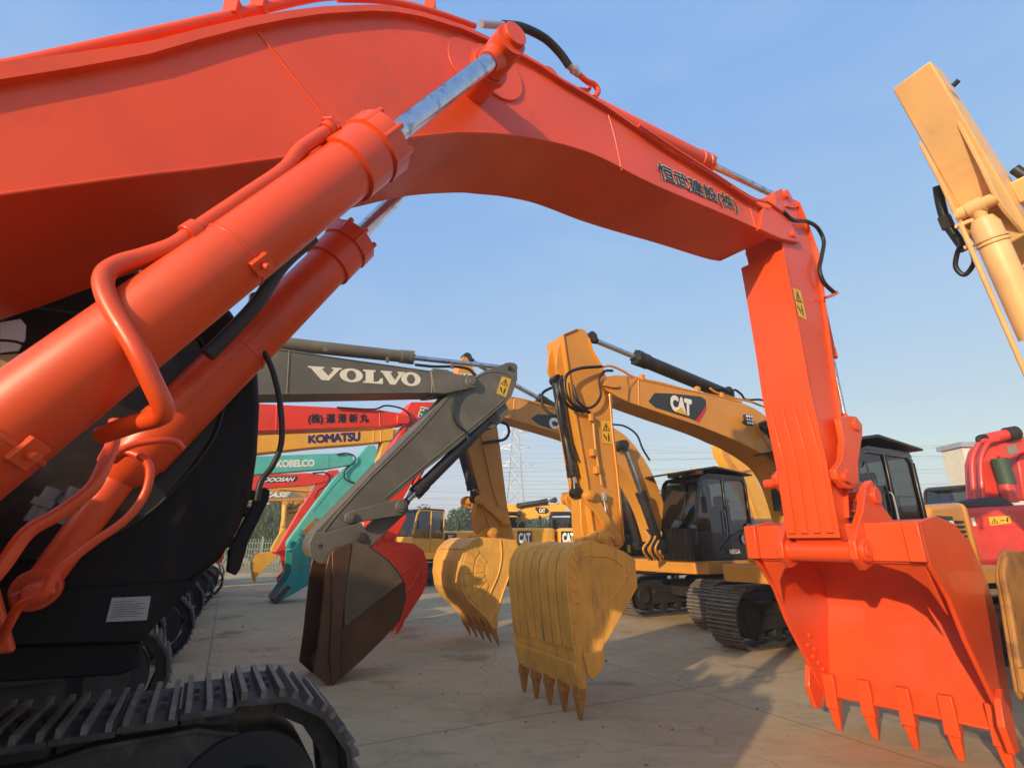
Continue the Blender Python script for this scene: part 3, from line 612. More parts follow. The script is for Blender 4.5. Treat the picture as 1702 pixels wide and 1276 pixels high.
    b = MB(); b.tube([pl.p(x, y, -.04) for x, y in ((1215, 310), (1250, 332), (1272, 334), (1300, 352))], .013); b.build('hose_pipe', M_orange, h_); b = MB(); b.tube([pl.p(x, y, -.04) for x, y in ((1384, 484), (1391, 487), (1374, 494), (1368, 492))], .014); b.build('hose_pipe', M_orange, h_)
    b = MB()
    b.tube([pl.p(x, y, -.045) for x, y in ((1062, 208), (1120, 246), (1180, 284), (1245, 326), (1272, 336))], .011, seg=8, sub=3); b.build('grease_pipe', M_orange, bo)
    # company name along the boom: black letters with a white edge
    fn = quad_map([(1088, 266), (1221, 329), (1230, 358), (1100, 303)], lambda x, y: pl.p(x, y, -.004)); fn2 = quad_map([(1088, 266), (1221, 329), (1230, 358), (1100, 303)], lambda x, y: pl.p(x, y, -.006))
    fn3 = lambda u, v: fn2(.5+(u-.5)*.992, .5+(v-.5)*.953)
    # widths of outline and fill are both set by the curve offset
    for bold, mm, ff, nm in ((.050, M_white, fn, 'lettering_outline'), (.024, M_ink, fn3, 'lettering')):
        text('恒武建設(株)', lambda u, v, ff=ff, k=bold: ff(u, v), mm, R, bold=bold, shear=0.05, name=nm)
    # bucket
    pb = Plane(36, 1.36); W = 1.28
    P = [pb.W(s_, 1.36, z) for s_, z in ((4.6, 1.47), (4.6, 1.74), (4.95, 1.79), (5.35, 1.74), (5.65, 1.58), (5.82, 1.30), (5.84, 1.02), (5.73, .75), (5.64, .46), (5.50, .27))]
    side = [pb.W(s_, 1.36, z) for s_, z in ((4.6, 1.47), (4.58, 1.76), (4.95, 1.81), (5.36, 1.76), (5.67, 1.6), (5.84, 1.30), (5.86, 1.02), (5.75, .74), (5.65, .44), (5.49, .25), (5.28, .53), (4.98, .95), (4.85, 1.22), (4.72, 1.36))]
    tips = [pb.W(5.53, 1.36, 0.01)]*5
    cut = [pb.W(s_, 1.36, z) for s_, z in ((5.28, .55), (5.22, .38), (5.30, .20), (5.43, .20), (5.46, .42), (5.38, .6))]
    bk_ = bucket(R, pb, P, W, 9, tips, M_orange, side=side, cutter=cut, th=.03)
    b = MB()                                                                     # bolted side-cutter bolts and inner wedge plates
    for z, s_ in ((.62, 5.33), (.72, 5.27), (.56, 5.41), (.68, 5.38), (.8, 5.32), (.5, 5.48)):
        q = pb.W(s_, 1.36+W-.02, z); MB().cyl(q-pb.n*.02, q, .02, seg=10).build('bolt', M_orange, bk_)
    b = MB(); tt = [pb.W(s_, 1.36, z) for s_, z in ((4.585, 1.485), (4.57, 1.76), (4.52, 1.76), (4.53, 1.485))]; b.prism([p+pb.n*-.015 for p in tt], pb.n*.10); b.prism([p+pb.n*(W-.085) for p in tt], pb.n*.10)
    b.prism([pb.W(4.6, 1.36, 1.485), pb.W(4.57, 1.36, 1.485), pb.W(4.57, 1.36, 1.76), pb.W(4.6, 1.36, 1.76)], pb.n*W)
    for dd, s2 in ((.03, 1), (W-.06, -1)):                                          # curved corner webs under the top plate
        b.prism([pb.W(4.62, 1.36+dd, 1.48), pb.W(4.63, 1.36+dd+s2*.32, 1.47), pb.W(4.70, 1.36+dd+s2*.14, 1.40), pb.W(4.76, 1.36+dd+s2*.05, 1.3), pb.W(4.85, 1.36+dd, 1.12)], pb.h*.03)
    b.build('torsion_box', M_orange, bk_, bev=.005)
    for nm, D in (('near', 1.70), ('far', 2.24)):
        b = MB(); E = [(4.62, 1.46), (4.46, 1.42), (4.35, 1.50), (4.35, 1.62), (4.44, 1.72), (4.60, 1.85), (4.76, 2.05), (4.90, 2.11), (5.0, 2.02), (5.02, 1.9), (5.2, 1.78), (4.7, 1.76), (4.62, 1.7)]
        b.prism([pb.W(s_, D, z) for s_, z in E], pb.n*.055); q = pb.W(4.47, D-.03, 1.56); b.cyl(q, q+pb.n*.1, .085); q = pb.W(4.88, D-.03, 1.98); b.cyl(q, q+pb.n*.1, .07)
        b.build('bucket_ear', M_orange, bk_, bev=.008)
    b = MB(); b.cyl(pb.W(4.47, 1.72, 1.55), pb.W(4.47, 2.3, 1.55), .075); b.cyl(pb.W(4.47, 1.66, 1.56), pb.W(4.47, 2.34, 1.56), .05); b.build('stick_foot', M_orange, st, bev=.004)
    # linkage
    for D, nm in ((1.74, 'a'), (2.20, 'b')):
        b = MB(); K = [(1396, 694), (1408, 690), (1424, 692), (1434, 706), (1434, 722), (1427, 768), (1428, 800), (1418, 812), (1403, 810), (1392, 795), (1388, 780), (1400, 765), (1403, 730)]
        off = D-1.82; b.prism([pl.p(*q, -.08)+pl.n*(off+.08) for q in K], pl.n*.05)
        q = pl.p(1409, 792, -.08)+pl.n*(off+.06); b.cyl(q, q+pl.n*.09, .06); q = pl.p(1421, 706, -.08)+pl.n*(off+.06); b.cyl(q, q+pl.n*.09, .055); b.build('link', M_orange, R, bev=.008)
    b = MB(); q = pl.p(1421, 706, -.08); b.cyl(q, q+pl.n*.5, .045); b.build('link_pin', M_orange, R); b = MB(); q2 = pl.p(1409, 792, -.11); b.cyl(q2, q2+pl.n*.66, .04); b.build('link_pin', M_orange, R); b = MB()
    b.prism([pl.p(x, y, .1) for x, y in ((1418, 805), (1432, 800), (1462, 830), (1458, 850), (1440, 856), (1418, 850))], pl.n*.22); q = pb.W(4.88, 1.68, 1.98); b.cyl(q, q+pb.n*.62, .05); b.build('power_link', M_orange, R, bev=.006)
    # bucket cylinder behind the stick
    hyd(R, pl.p(1350, 440, .22), pl.p(1405, 700, .22), .045, .024, .62, M_orange, pl.n, 'bucket_cylinder')
    # lower body: tracks turned a little against the upper body
    Lt = L_of(Plane(30, 0).W(-1.25, 1.99, 0), 30)
    for y in (-1.15, 1.15): track(R, Lt, y, length=4.1, ht=.95, n=44, gh=.023, bolts=True, sag=.05)
    b = MB(); pr = [(-1.6, .30), (-1.6, .52), (-.2, .60), (.3, .66), (.62, .74), (1.0, .82), (1.35, .83), (1.62, .76), (1.80, .62), (1.86, .46), (1.8, .30)]      # guard over the front idler
    b.prism([Lt(x, .98, z) for x, z in pr], Lt(0, .03, 0)-Lt(0, 0, 0)); b.prism([Lt(x, 1.29, z) for x, z in pr], Lt(0, .03, 0)-Lt(0, 0, 0))
    up = [Lt(x, .96, z) for x, z in pr[1:]]; b.prism(up+[p-UP*.02 for p in up][::-1], Lt(0, .38, 0)-Lt(0, 0, 0)); b.build('idler_guard', M_track, R, bev=.005)
    for x, z in ((.35, .52), (1.45, .56), (1.0, .6)): MB().cyl(Lt(x, .965, z), Lt(x, .985, z), .025, seg=8).build('bolt', M_grouser, R)
    b = MB(); b.box(Lt, -.7, .7, -.9, .9, .45, .8); b.cyl(Lt(0, 0, .8), Lt(0, 0, 1.02), .62); b.build('undercarriage', M_blackm, R, bev=.01)
    body(R, C, 36, M_orange, with_tracks=False, cab_on=False, deck_m=M_blackm, deck_x=.25, tank=False)
    # cab: dark side wall seen behind the cylinders
    pc = Plane(36, 2.85)
    cb = [(-420, 1100), (-150, 1090), (0, 1078), (233, 1071), (246, 1056), (300, 988), (320, 968), (368, 928), (398, 878), (419, 823), (429, 753), (433, 674), (429, 600), (415, 560), (385, 515), (330, 470), (200, 440), (-50, 440), (-420, 520)]
    b = MB(); b.prism([pc.p(*q) for q in cb], pc.n*1.0); cbo = b.build('cab', M_cabblk, R, bev=.03)
    b = MB(); b.prism([pc.p(*q, -.02) for q in ((-300, 640), (-100, 500), (60, 470), (240, 480), (300, 520), (372, 640), (368, 680), (350, 730), (300, 800), (250, 850), (180, 890), (60, 930), (-300, 950))], pc.n*.015); b.build('side_window', M_sidewin, cbo, bev=.004)
    b = MB(); rim = [pc.p(*q, -.022) for q in ((240, 480), (300, 520), (355, 600), (372, 650), (366, 700), (345, 745), (300, 800), (250, 850), (180, 890), (60, 930))]; b.tube(rim, .008, seg=8); b.build('window_seal', M_rubber, cbo)
    b = MB(); b.prism([pc.p(*q, -.035) for q in ((0, 536), (34, 530), (43, 540), (42, 562), (30, 583), (0, 586))], pc.n*.012); b.build('quarter_window', M_skypaint, cbo)  # sky brightness behind this pane is painted into its colour
    b = MB(); b.tube([pc.p(*q, -.03) for q in ((-200, 560), (0, 566), (40, 572))], .008); b.tube([pc.p(*q, -.03) for q in ((60, 512), (120, 520), (200, 528))], .006, seg=8); b.build('window_trim', M_rubber, cbo)
    b = MB(); b.prism([pc.p(*q, -.045) for q in ((0, 590), (50, 586), (56, 592), (40, 612), (0, 622))], pc.n*.012); b.build('inner_trim', M_tan, cbo)
    b = MB(); b.prism([pc.p(*q, -.03) for q in ((-420, 990), (100, 978), (330, 964), (318, 976), (246, 1052), (236, 1066), (0, 1072), (-420, 1090))], pc.n*.03); lo = b.build('lower_panel', M_cabblk, cbo, bev=.006)
    qd = [(186, 993), (251, 990), (244, 1030), (176, 1033)]; fn = quad_map(qd, lambda x, y: pc.p(x, y, -.034)); fn2 = quad_map(qd, lambda x, y: pc.p(x, y, -.037))
    pq = polys(fn, [[(0, 0), (1, 0), (1, 1), (0, 1)]], M_plaque, lo, 'plaque')
    polys(fn2, [[(.08, y), (.08+wd, y), (.08+wd, y+.035), (.08, y+.035)] for y, wd in ((.8, .5), (.68, .8), (.58, .7), (.48, .82), (.38, .6), (.28, .8), (.18, .66))], M_dim, pq, 'text_lines')
    MB().prism([pc.p(*q, .02) for q in ((-420, 1085), (0, 1074), (238, 1066), (232, 1108), (200, 1122), (-420, 1160))], pc.n*.9).build('floor_frame', M_cabblk, cbo, bev=.01)
    # step and hose in front of the cab
    pc2 = Plane(36, 2.9)
    b = MB(); b.prism([pc2.p(*q) for q in ((440, 809), (449, 815), (447, 830), (413, 900), (400, 945), (392, 956), (378, 950), (381, 915), (398, 880), (420, 840), (428, 815))], pc2.n*.05)
    for a, c in (((432, 824), (410, 822)), ((428, 852), (405, 850)), ((405, 905), (380, 900))): b.bar(pc2.p(*a, .02), pc2.p(*c, .02), .03, .05)
    b.build('step', M_cabblk, R, bev=.005)
    b = MB(); b.tube([pc2.p(x, y, -.3) for x, y in ((425, 575), (439, 586), (454, 619), (466, 674), (468, 733), (454, 772), (434, 800), (427, 832))], .0135, seg=12); b.build('hose', M_rubber, R)
    b = MB(); b.tube([pl.p(x, y, .45) for x, y in ((520, 395), (470, 440), (430, 500), (395, 540), (345, 590))], .03); b.build('hose', M_rubber, R)
    for x in (62, 100):                                                             # pipe couplings seen between the cylinders
        b = MB(); b.cyl(pl.p(x+30, 812, .45), pl.p(x-8, 868, .45), .026); b.cyl(pl.p(x+18, 830, .45), pl.p(x+10, 842, .45), .036, seg=6); b.build('pipe_coupling', M_coup, R)
    b = MB(); b.prism([pc.p(*q, -.3) for q in ((415, 488), (438, 480), (442, 492), (414, 510))], pc.n*.02); b.build('reflector', M_hatch, R)
M_coup = mat('dull_coupling', (.16, .15, .13), .5, metal=.4)
orange_machine()
# ================================================================== row on the left, noses to the right
def girder(R, pl, T, B, w_, m, name='boom', bev=.008):
    b = MB(); strip(b, T, B, pl, w_ if isinstance(w_, list) else [w_]*len(T)); return b.build(name, m, R, bev=bev, smooth=.35)
def plate(R, pl, pts, w_, m, name, off=0.0, bev=.008, edge=0.0):
    b = MB(); b.prism([pl.p(x, y, off) for x, y in pts], pl.n*w_)
    return b.build(name, m, R, bev=bev)
def hose(R, pl, pts, r, m=None, off=-.03, name='hose', sub=6):
    b = MB(); b.tube([pl.p(q[0], q[1], q[2] if len(q) > 2 else off) for q in pts], r, seg=8, sub=sub); return b.build(name, m or M_rubber, R)
def pinset(R, pl, pts, m, off=-.04, w_=None, name='pin'):
    for x, y, px in pts:
        b = MB(); q = pl.p(x, y, off); r = pl.rad(x, y, px, off); th = w_ or .08
        b.rings([(q, r*.9), (q+pl.n*.01, r), (q+pl.n*th, r)], 24); b.rings([(q-pl.n*.02, r*.5), (q, r*.55)], 16)
        b.build(name, m, R)
def beads(R, pl, lines, m, r=.008, off=-.002, name='weld_bead'):
    b = MB()
    for ln in lines: b.tube([pl.p(x, y, off) for x, y in ln], r, seg=6, sub=2)
    return b.build(name, m, R)
GRP = 'excavators parked nose to nose across the yard'
def cross_sign(R, pl, quad, off=-.004):
    fn = quad_map(quad, lambda x, y: pl.p(x, y, off)); f2 = quad_map(quad, lambda x, y: pl.p(x, y, off-.004))
    s_ = polys(fn, [[(0, 0), (1, 0), (1, 1), (0, 1)]], M_white, R, 'safety_sign')
    polys(f2, [[(.36, .08), (.64, .08), (.64, .36), (.92, .36), (.92, .64), (.64, .64), (.64, .92), (.36, .92), (.36, .64), (.08, .64), (.08, .36), (.36, .36)]], M_green, s_, 'green_cross')
    for ch, u, v in (('安', .06, .72), ('全', .72, .72), ('第', .06, .06), ('一', .72, .12)):
        text(ch, lambda a, c, u=u, v=v: f2(u+a*.22, v+c*(.22 if ch != '一' else .05)), M_ink, s_, bold=.01)
def volvo():
    pl = Plane(34, 7.3); C = pl.W(-1.7, 7.55, 0)
    R = thing('excavator', 'grey-brown excavator with wide serif white lettering and a narrow brown toothless bucket', 'excavator', C, GRP)
    T = [(240, 560), (300, 563), (430, 575), (481, 581), (560, 594), (650, 607), (715, 616), (722, 612), (753, 618)]
    B = [(240, 690), (300, 665), (430, 656), (481, 655), (560, 654), (650, 653), (715, 652), (725, 654), (762, 650)]
    bo = girder(R, pl, T, B, .52, M_grey)
    plate(R, pl, [(715, 615), (728, 612), (745, 614), (752, 619), (775, 624), (788, 622), (793, 636), (786, 646), (762, 650), (740, 655), (722, 653)], .1, M_grey, 'boom_tip', off=-.03, bev=.02)
    beads(bo, pl, [[(481, 582), (477, 655)], [(718, 615), (718, 653)], [(430, 576), (560, 595), (715, 617)], [(430, 655), (715, 652)]], M_grey, .01)
    quad = [(512, 608), (699, 620), (699, 642), (512, 630)]
    fn = quad_map(quad, lambda x, y: pl.p(x, y, -.005))
    vv = lambda x0, sc: [(x0+x*sc, y) for x, y in ((0, 1), (.13, 1), (.13, .89), (.108, .87), (.163, .34), (.212, .87), (.19, .89), (.19, 1), (.275, 1), (.275, .89), (.255, .87), (.168, 0), (.108, 0), (.02, .87), (0, .89))]
    polys(fn, [vv(0, 1)]+ring_poly(.356, .5, .10, .52, .040, .36)+[[(.458, 1), (.57, 1), (.57, .88), (.552, .86), (.552, .14), (.59, .14), (.618, .42), (.637, .42), (.637, 0), (.458, 0), (.458, .12), (.48, .14), (.48, .86), (.458, .88)], vv(.615, .83)]+ring_poly(.905, .5, .097, .52, .040, .36), M_cream, R, 'lettering')
    # arm cylinder on top
    hyd(R, pl.p(330, 556, .25), pl.p(850, 612, .25), pl.rad(600, 588, 10.5, .25), pl.rad(750, 605, 4.2, .25), (pl.p(686, 598, .25)-pl.p(330, 556, .25)).length/(pl.p(850, 612, .25)-pl.p(330, 556, .25)).length, M_grey, pl.n, 'arm_cylinder')
    for x, y in ((541, 584), (644, 602), (752, 612)): MB().bar(pl.p(x, y, .05), pl.p(x, y-9, .05), .04, .04).build('pipe_bracket', M_grey, bo)
    hose(R, pl, [(690, 606), (720, 609), (752, 609), (765, 610), (780, 614), (790, 624)], .025, off=.1)
    st = [(739, 661), (757, 640), (780, 640), (790, 626), (808, 615), (828, 609), (841, 603), (850, 602), (857, 607), (860, 618), (860, 631), (851, 657), (842, 668), (789, 714), (760, 740), (700, 786), (640, 838), (600, 866), (580, 880), (560, 902), (548, 920), (533, 929), (521, 926), (514, 914), (515, 900), (522, 885), (565, 840), (620, 782), (700, 702)]
    s_ = plate(R, pl, st, .42, M_grey, 'stick', off=.03)
    beads(s_, pl, [[(762, 640), (700, 712), (620, 790), (560, 855), (530, 895)], [(838, 664), (788, 706), (700, 778), (640, 828)], [(790, 628), (812, 618), (840, 620), (852, 630)]], M_grey, .012, off=.03)
    pinset(s_, pl, [(784, 634, 11)], M_grey, off=-.06)
    pinset(s_, pl, [(848, 611, 4)], M_pin, off=.0)
    hose(R, pl, [(776, 646), (765, 652), (755, 668), (753, 690), (762, 708), (775, 718), (778, 730)], .02, off=-.01)
    warning_label([(834, 625), (850, 630), (841, 660), (825, 653)], lambda off: (lambda x, y: pl.p(x, y, .03+off)), R)
    # bucket cylinder under the stick
    hyd(R, pl.p(815, 695, .15), pl.p(666, 843, .15), pl.rad(740, 760, 10, .15), pl.rad(690, 810, 5, .15), .86, M_blackm, pl.n, 'bucket_cylinder')
    plate(R, pl, [(838, 665), (846, 680), (835, 700), (820, 712), (805, 712), (795, 705)], .3, M_grey, 'cylinder_mount', off=.08)
    plate(R, pl, [(578, 852), (590, 847), (655, 831), (672, 829), (679, 838), (677, 850), (668, 856), (600, 867), (584, 872), (575, 864)], .06, M_grey, 'link', off=-.06, bev=.012)
    plate(R, pl, [(655, 835), (676, 835), (680, 848), (620, 905), (608, 910), (596, 900), (600, 888)], .2, M_grey, 'power_link', off=.1)
    pinset(R, pl, [(583, 860, 9), (668, 841, 10)], M_grey, off=-.1)
    # bucket
    pb = Plane(34, 6.95); W = .78; pp = lambda L_: [pb.p(x, y) for x, y in L_]
    P = pp([(546, 923), (555, 912), (586, 902), (619, 912), (645, 931), (661, 950), (672, 970), (674, 994), (664, 1027), (635, 1060), (600, 1095), (565, 1125), (549, 1139)])
    side = pp([(541, 945), (546, 922), (556, 911), (586, 901), (619, 911), (646, 930), (662, 949), (673, 969), (675, 994), (665, 1028), (636, 1062), (600, 1097), (566, 1127), (548, 1142), (522, 1118), (529, 1067)])
    b = MB(); k = len(P); cen = sum(P, V())/k; inner = [p+(cen-p).normalized()*.05 for p in P]
    b.prism(P+inner[::-1], pb.n*W); bu = b.build('bucket', M_brown, R, bev=.008)
    for e in (-.02, W-.03): MB().prism([p+pb.n*e for p in side], pb.n*.05).build('side_plate', M_brown, bu, bev=.008)
    MB().prism([pb.p(x, y, -.05) for x, y in [(586, 903), (606, 905), (619, 913), (645, 932), (661, 951), (670, 966), (573, 1042), (572, 1000), (578, 950)]], pb.n*.03).build('wear_plate', M_wear, bu, bev=.006)
    MB().prism([pb.p(x, y, -.06) for x, y in [(552, 916), (560, 911), (582, 902), (585, 903), (575, 980), (568, 1050), (566, 1122), (552, 1136), (548, 1100), (552, 1000)]], pb.n*.04).build('edge_bar', M_brown, bu, bev=.01)
    b = MB(); ck = [(503, 1074), (515, 1067), (548, 1140), (560, 1092), (567, 1128), (500, 1108)]
    b.prism([pb.p(551, 1143, -.03), pb.p(566, 1126, -.03), pb.p(560, 1088, -.03), pb.p(540, 1110, -.03)], pb.n*(W+.06)); b.build('cutting_edge', M_brown, bu, bev=.008)
    b = MB(); b.prism([pb.p(522, 1118, W), pb.p(529, 1060, W), pb.p(519, 1062, W), pb.p(512, 1110, W)], pb.n*.04); b.build('far_edge', M_brown, bu, bev=.005)
    for D in (.08, .5):
        MB().prism([pb.p(x, y, D) for x, y in [(513, 903), (522, 885), (548, 884), (600, 868), (612, 885), (618, 900), (614, 915), (590, 925), (566, 918), (545, 938), (530, 936), (516, 925)]], pb.n*.06).build('bucket_ear', M_grey, bu, bev=.01)
    pinset(bu, pb, [(604, 893, 8)], M_pin, off=-.02); pinset(bu, pb, [(532, 908, 8.5)], M_pin, off=.1)
    body(R, C, 34, M_grey, cab_m=M_blackm, cw_m=M_blackm)
volvo()
def red_one():
    pl = Plane(32, 10.6); C = pl.W(-1.65, 10.85, 0)
    R = thing('excavator', 'bright red excavator with black Japanese lettering, right behind the grey-brown one', 'excavator', C, GRP)
    T = [(280, 655), (340, 662), (433, 671), (540, 676), (626, 681), (637, 682), (675, 688)]; B = [(280, 725), (340, 720), (433, 716), (540, 712), (626, 709), (640, 708), (677, 703)]
    bo = girder(R, pl, T, B, .5, M_orange_far); beads(bo, pl, [[(460, 673), (459, 715)], [(631, 681), (632, 709)]], M_orange_far, .012)
    plate(R, pl, [(660, 688), (681, 690), (686, 697), (680, 705), (660, 704)], .08, M_orange_far, 'boom_tip', off=-.04, bev=.02)
    q = [(512, 687), (613, 687), (613, 704), (512, 706)]; text('(株) 運 港 新 丸', quad_map(q, lambda x, y: pl.p(x, y, -.005)), M_ink, R, bold=.045)
    s_ = plate(R, pl, [(684, 668), (723, 668), (727, 690), (720, 740), (700, 775), (672, 825), (655, 860), (640, 890), (625, 905), (612, 905), (610, 890), (633, 775), (656, 735), (668, 715), (680, 700), (676, 680)], .42, M_orange_far, 'stick', off=.03)
    beads(s_, pl, [[(668, 722), (645, 775), (622, 850)], [(700, 700), (690, 740), (668, 800)]], M_orange_far, .012, off=.03)
    cross_sign(R, pl, [(700, 675), (718, 680), (712, 699), (694, 692)], off=.02)
    hose(R, pl, [(560, 677), (620, 680), (640, 674), (662, 677), (676, 684), (682, 696), (675, 715), (672, 728)], .02, off=-.05)
    hyd(R, pl.p(720, 745, .1), pl.p(665, 850, .1), .06, .035, .6, M_orange_far, pl.n, 'bucket_cylinder')
    plate(R, pl, [(650, 850), (672, 848), (676, 860), (655, 900), (640, 905), (636, 895)], .1, M_orange_far, 'link', off=-.03)
    pb = Plane(32, 10.1); pp = lambda L_: [pb.p(x, y) for x, y in L_]
    P = pp([(625, 908), (640, 903), (661, 902), (687, 905), (702, 916), (709, 938), (707, 968), (700, 985), (688, 1003), (676, 1022), (668, 1035)])
    side = pp([(612, 918), (625, 906), (640, 901), (661, 900), (688, 903), (704, 915), (711, 938), (709, 969), (702, 986), (690, 1004), (677, 1025), (664, 1038), (655, 1010), (640, 975)])
    bu = bucket(R, pb, P, 1.15, 10, [pb.p(660, 1054)]*5, M_orange_far, side=side, th=.03)
    beads(bu, pb, [[(650, 920), (660, 915), (690, 916)], [(660, 958), (685, 942), (694, 926)], [(675, 985), (692, 962), (698, 945)]], M_orange_far, .015, off=-.02)
    for D in (.3, .75): MB().prism([pb.p(x, y, D) for x, y in [(612, 905), (625, 893), (640, 880), (652, 885), (656, 898), (668, 905), (630, 920)]], pb.n*.06).build('bucket_ear', M_orange_far, bu)
    pinset(bu, pb, [(646, 893, 6)], M_orange_far, off=.2); pinset(bu, pb, [(620, 905, 7)], M_orange_far, off=.2)
    body(R, C, 32, M_orange_far, ntr=44)
red_one()
def amber_one():
    pl = Plane(32, 14.0); C = pl.W(-1.4, 14.25, 0)
    R = thing('excavator', 'amber yellow excavator with heavy navy lettering, its boom just under the red one', 'excavator', C, GRP)
    T = [(300, 712), (400, 708), (520, 706), (600, 708), (648, 711), (655, 713)]; B = [(300, 768), (400, 756), (520, 743), (600, 737), (648, 732), (653, 729)]
    bo = girder(R, pl, T, B, .5, M_kom); beads(bo, pl, [[(633, 712), (633, 734)], [(622, 712), (620, 735)]], M_kom, .012)
    fn = quad_map([(512, 723), (599, 717), (599, 733), (512, 737)], lambda x, y: pl.p(x, y, -.005))
    text('KOMATSU', fn, M_navy, R, bold=.06, sx=.95)
    s_ = plate(R, pl, [(640, 715), (668, 712), (672, 730), (655, 770), (604, 867), (585, 892), (570, 898), (566, 888), (628, 775)], .42, M_kom, 'stick', off=.03)
    pb = Plane(32, 13.5); pp = lambda L_: [pb.p(x, y) for x, y in L_]
    P = pp([(575, 893), (590, 890), (612, 896), (622, 915), (618, 945), (605, 970), (596, 985)])
    bucket(R, pb, P, 1.15, 6, [pb.p(592, 1003)]*5, M_kom, th=.03)
    pinset(R, pl, [(578, 888, 5)], M_kom)
    body(R, C, 32, M_kom, ntr=44)
amber_one()
def teal_one():
    pl = Plane(32, 17.4); C = pl.W(-1.05, 17.65, 0)
    R = thing('excavator', 'teal green excavator with white lettering on its boom and a toothless teal bucket', 'excavator', C, GRP)
    T = [(330, 768), (428, 758), (500, 755), (564, 753), (586, 756)]; B = [(330, 800), (428, 788), (500, 782), (548, 778), (588, 771)]
    bo = girder(R, pl, T, B, .5, M_kob); beads(bo, pl, [[(546, 755), (546, 778)]], M_kob2, .012)
    text('KOBELCO', quad_map([(460, 764), (523, 763), (523, 775), (459, 777)], lambda x, y: pl.p(x, y, -.005)), M_white, R, bold=.05, sx=.93)
    s_ = plate(R, pl, [(607, 745), (612, 740), (623, 740), (629, 752), (621, 773), (600, 801), (575, 836), (541, 867), (520, 890), (500, 905), (486, 913), (478, 908), (478, 900), (522, 840), (560, 790), (590, 766)], .42, M_kob, 'stick', off=.03)
    beads(s_, pl, [[(598, 765), (560, 800), (520, 850)], [(622, 768), (592, 800), (560, 838)]], M_kob2, .015, off=.03)
    hose(R, pl, [(560, 755), (575, 753), (588, 757), (590, 766), (580, 775), (572, 785), (575, 797), (592, 803)], .025, off=-.05)
    hyd(R, pl.p(600, 808, .15), pl.p(540, 868, .15), .07, .04, .7, M_kob2, pl.n, 'bucket_cylinder')
    for q in (((500, 890), (528, 862)), ((497, 900), (520, 885))):
        b = MB(); b.bar(pl.p(*q[0], -.05), pl.p(*q[1], -.05), .08, .16); b.build('link', M_rusty if q[0][1] == 890 else M_kob2, R, bev=.02)
    pinset(R, pl, [(484, 904, 6), (500, 884, 5), (524, 868, 5)], M_kob2, off=-.08)
    pb = Plane(32, 16.9); pp = lambda L_: [pb.p(x, y) for x, y in L_]
    P = pp([(486, 914), (515, 885), (532, 880), (548, 900), (552, 930), (540, 955), (500, 978), (480, 990), (464, 1000)])
    side = pp([(484, 952), (486, 913), (505, 893), (515, 885), (532, 879), (549, 899), (553, 930), (541, 956), (500, 979), (480, 991), (459, 1002), (456, 995), (476, 965)])
    bu = bucket(R, pb, P, 1.15, 8, [], M_kob2, side=side, th=.03)
    beads(bu, pb, [[(502, 905), (502, 968)], [(504, 940), (546, 940)]], M_kob2, .015, off=-.02)
    MB().prism([pb.p(x, y, -.03) for x, y in ((455, 996), (478, 972), (484, 975), (461, 1003))], pb.n*1.2).build('cutting_edge', M_track, bu)
    body(R, C, 32, M_kob, detail=False, ntr=40)
teal_one()

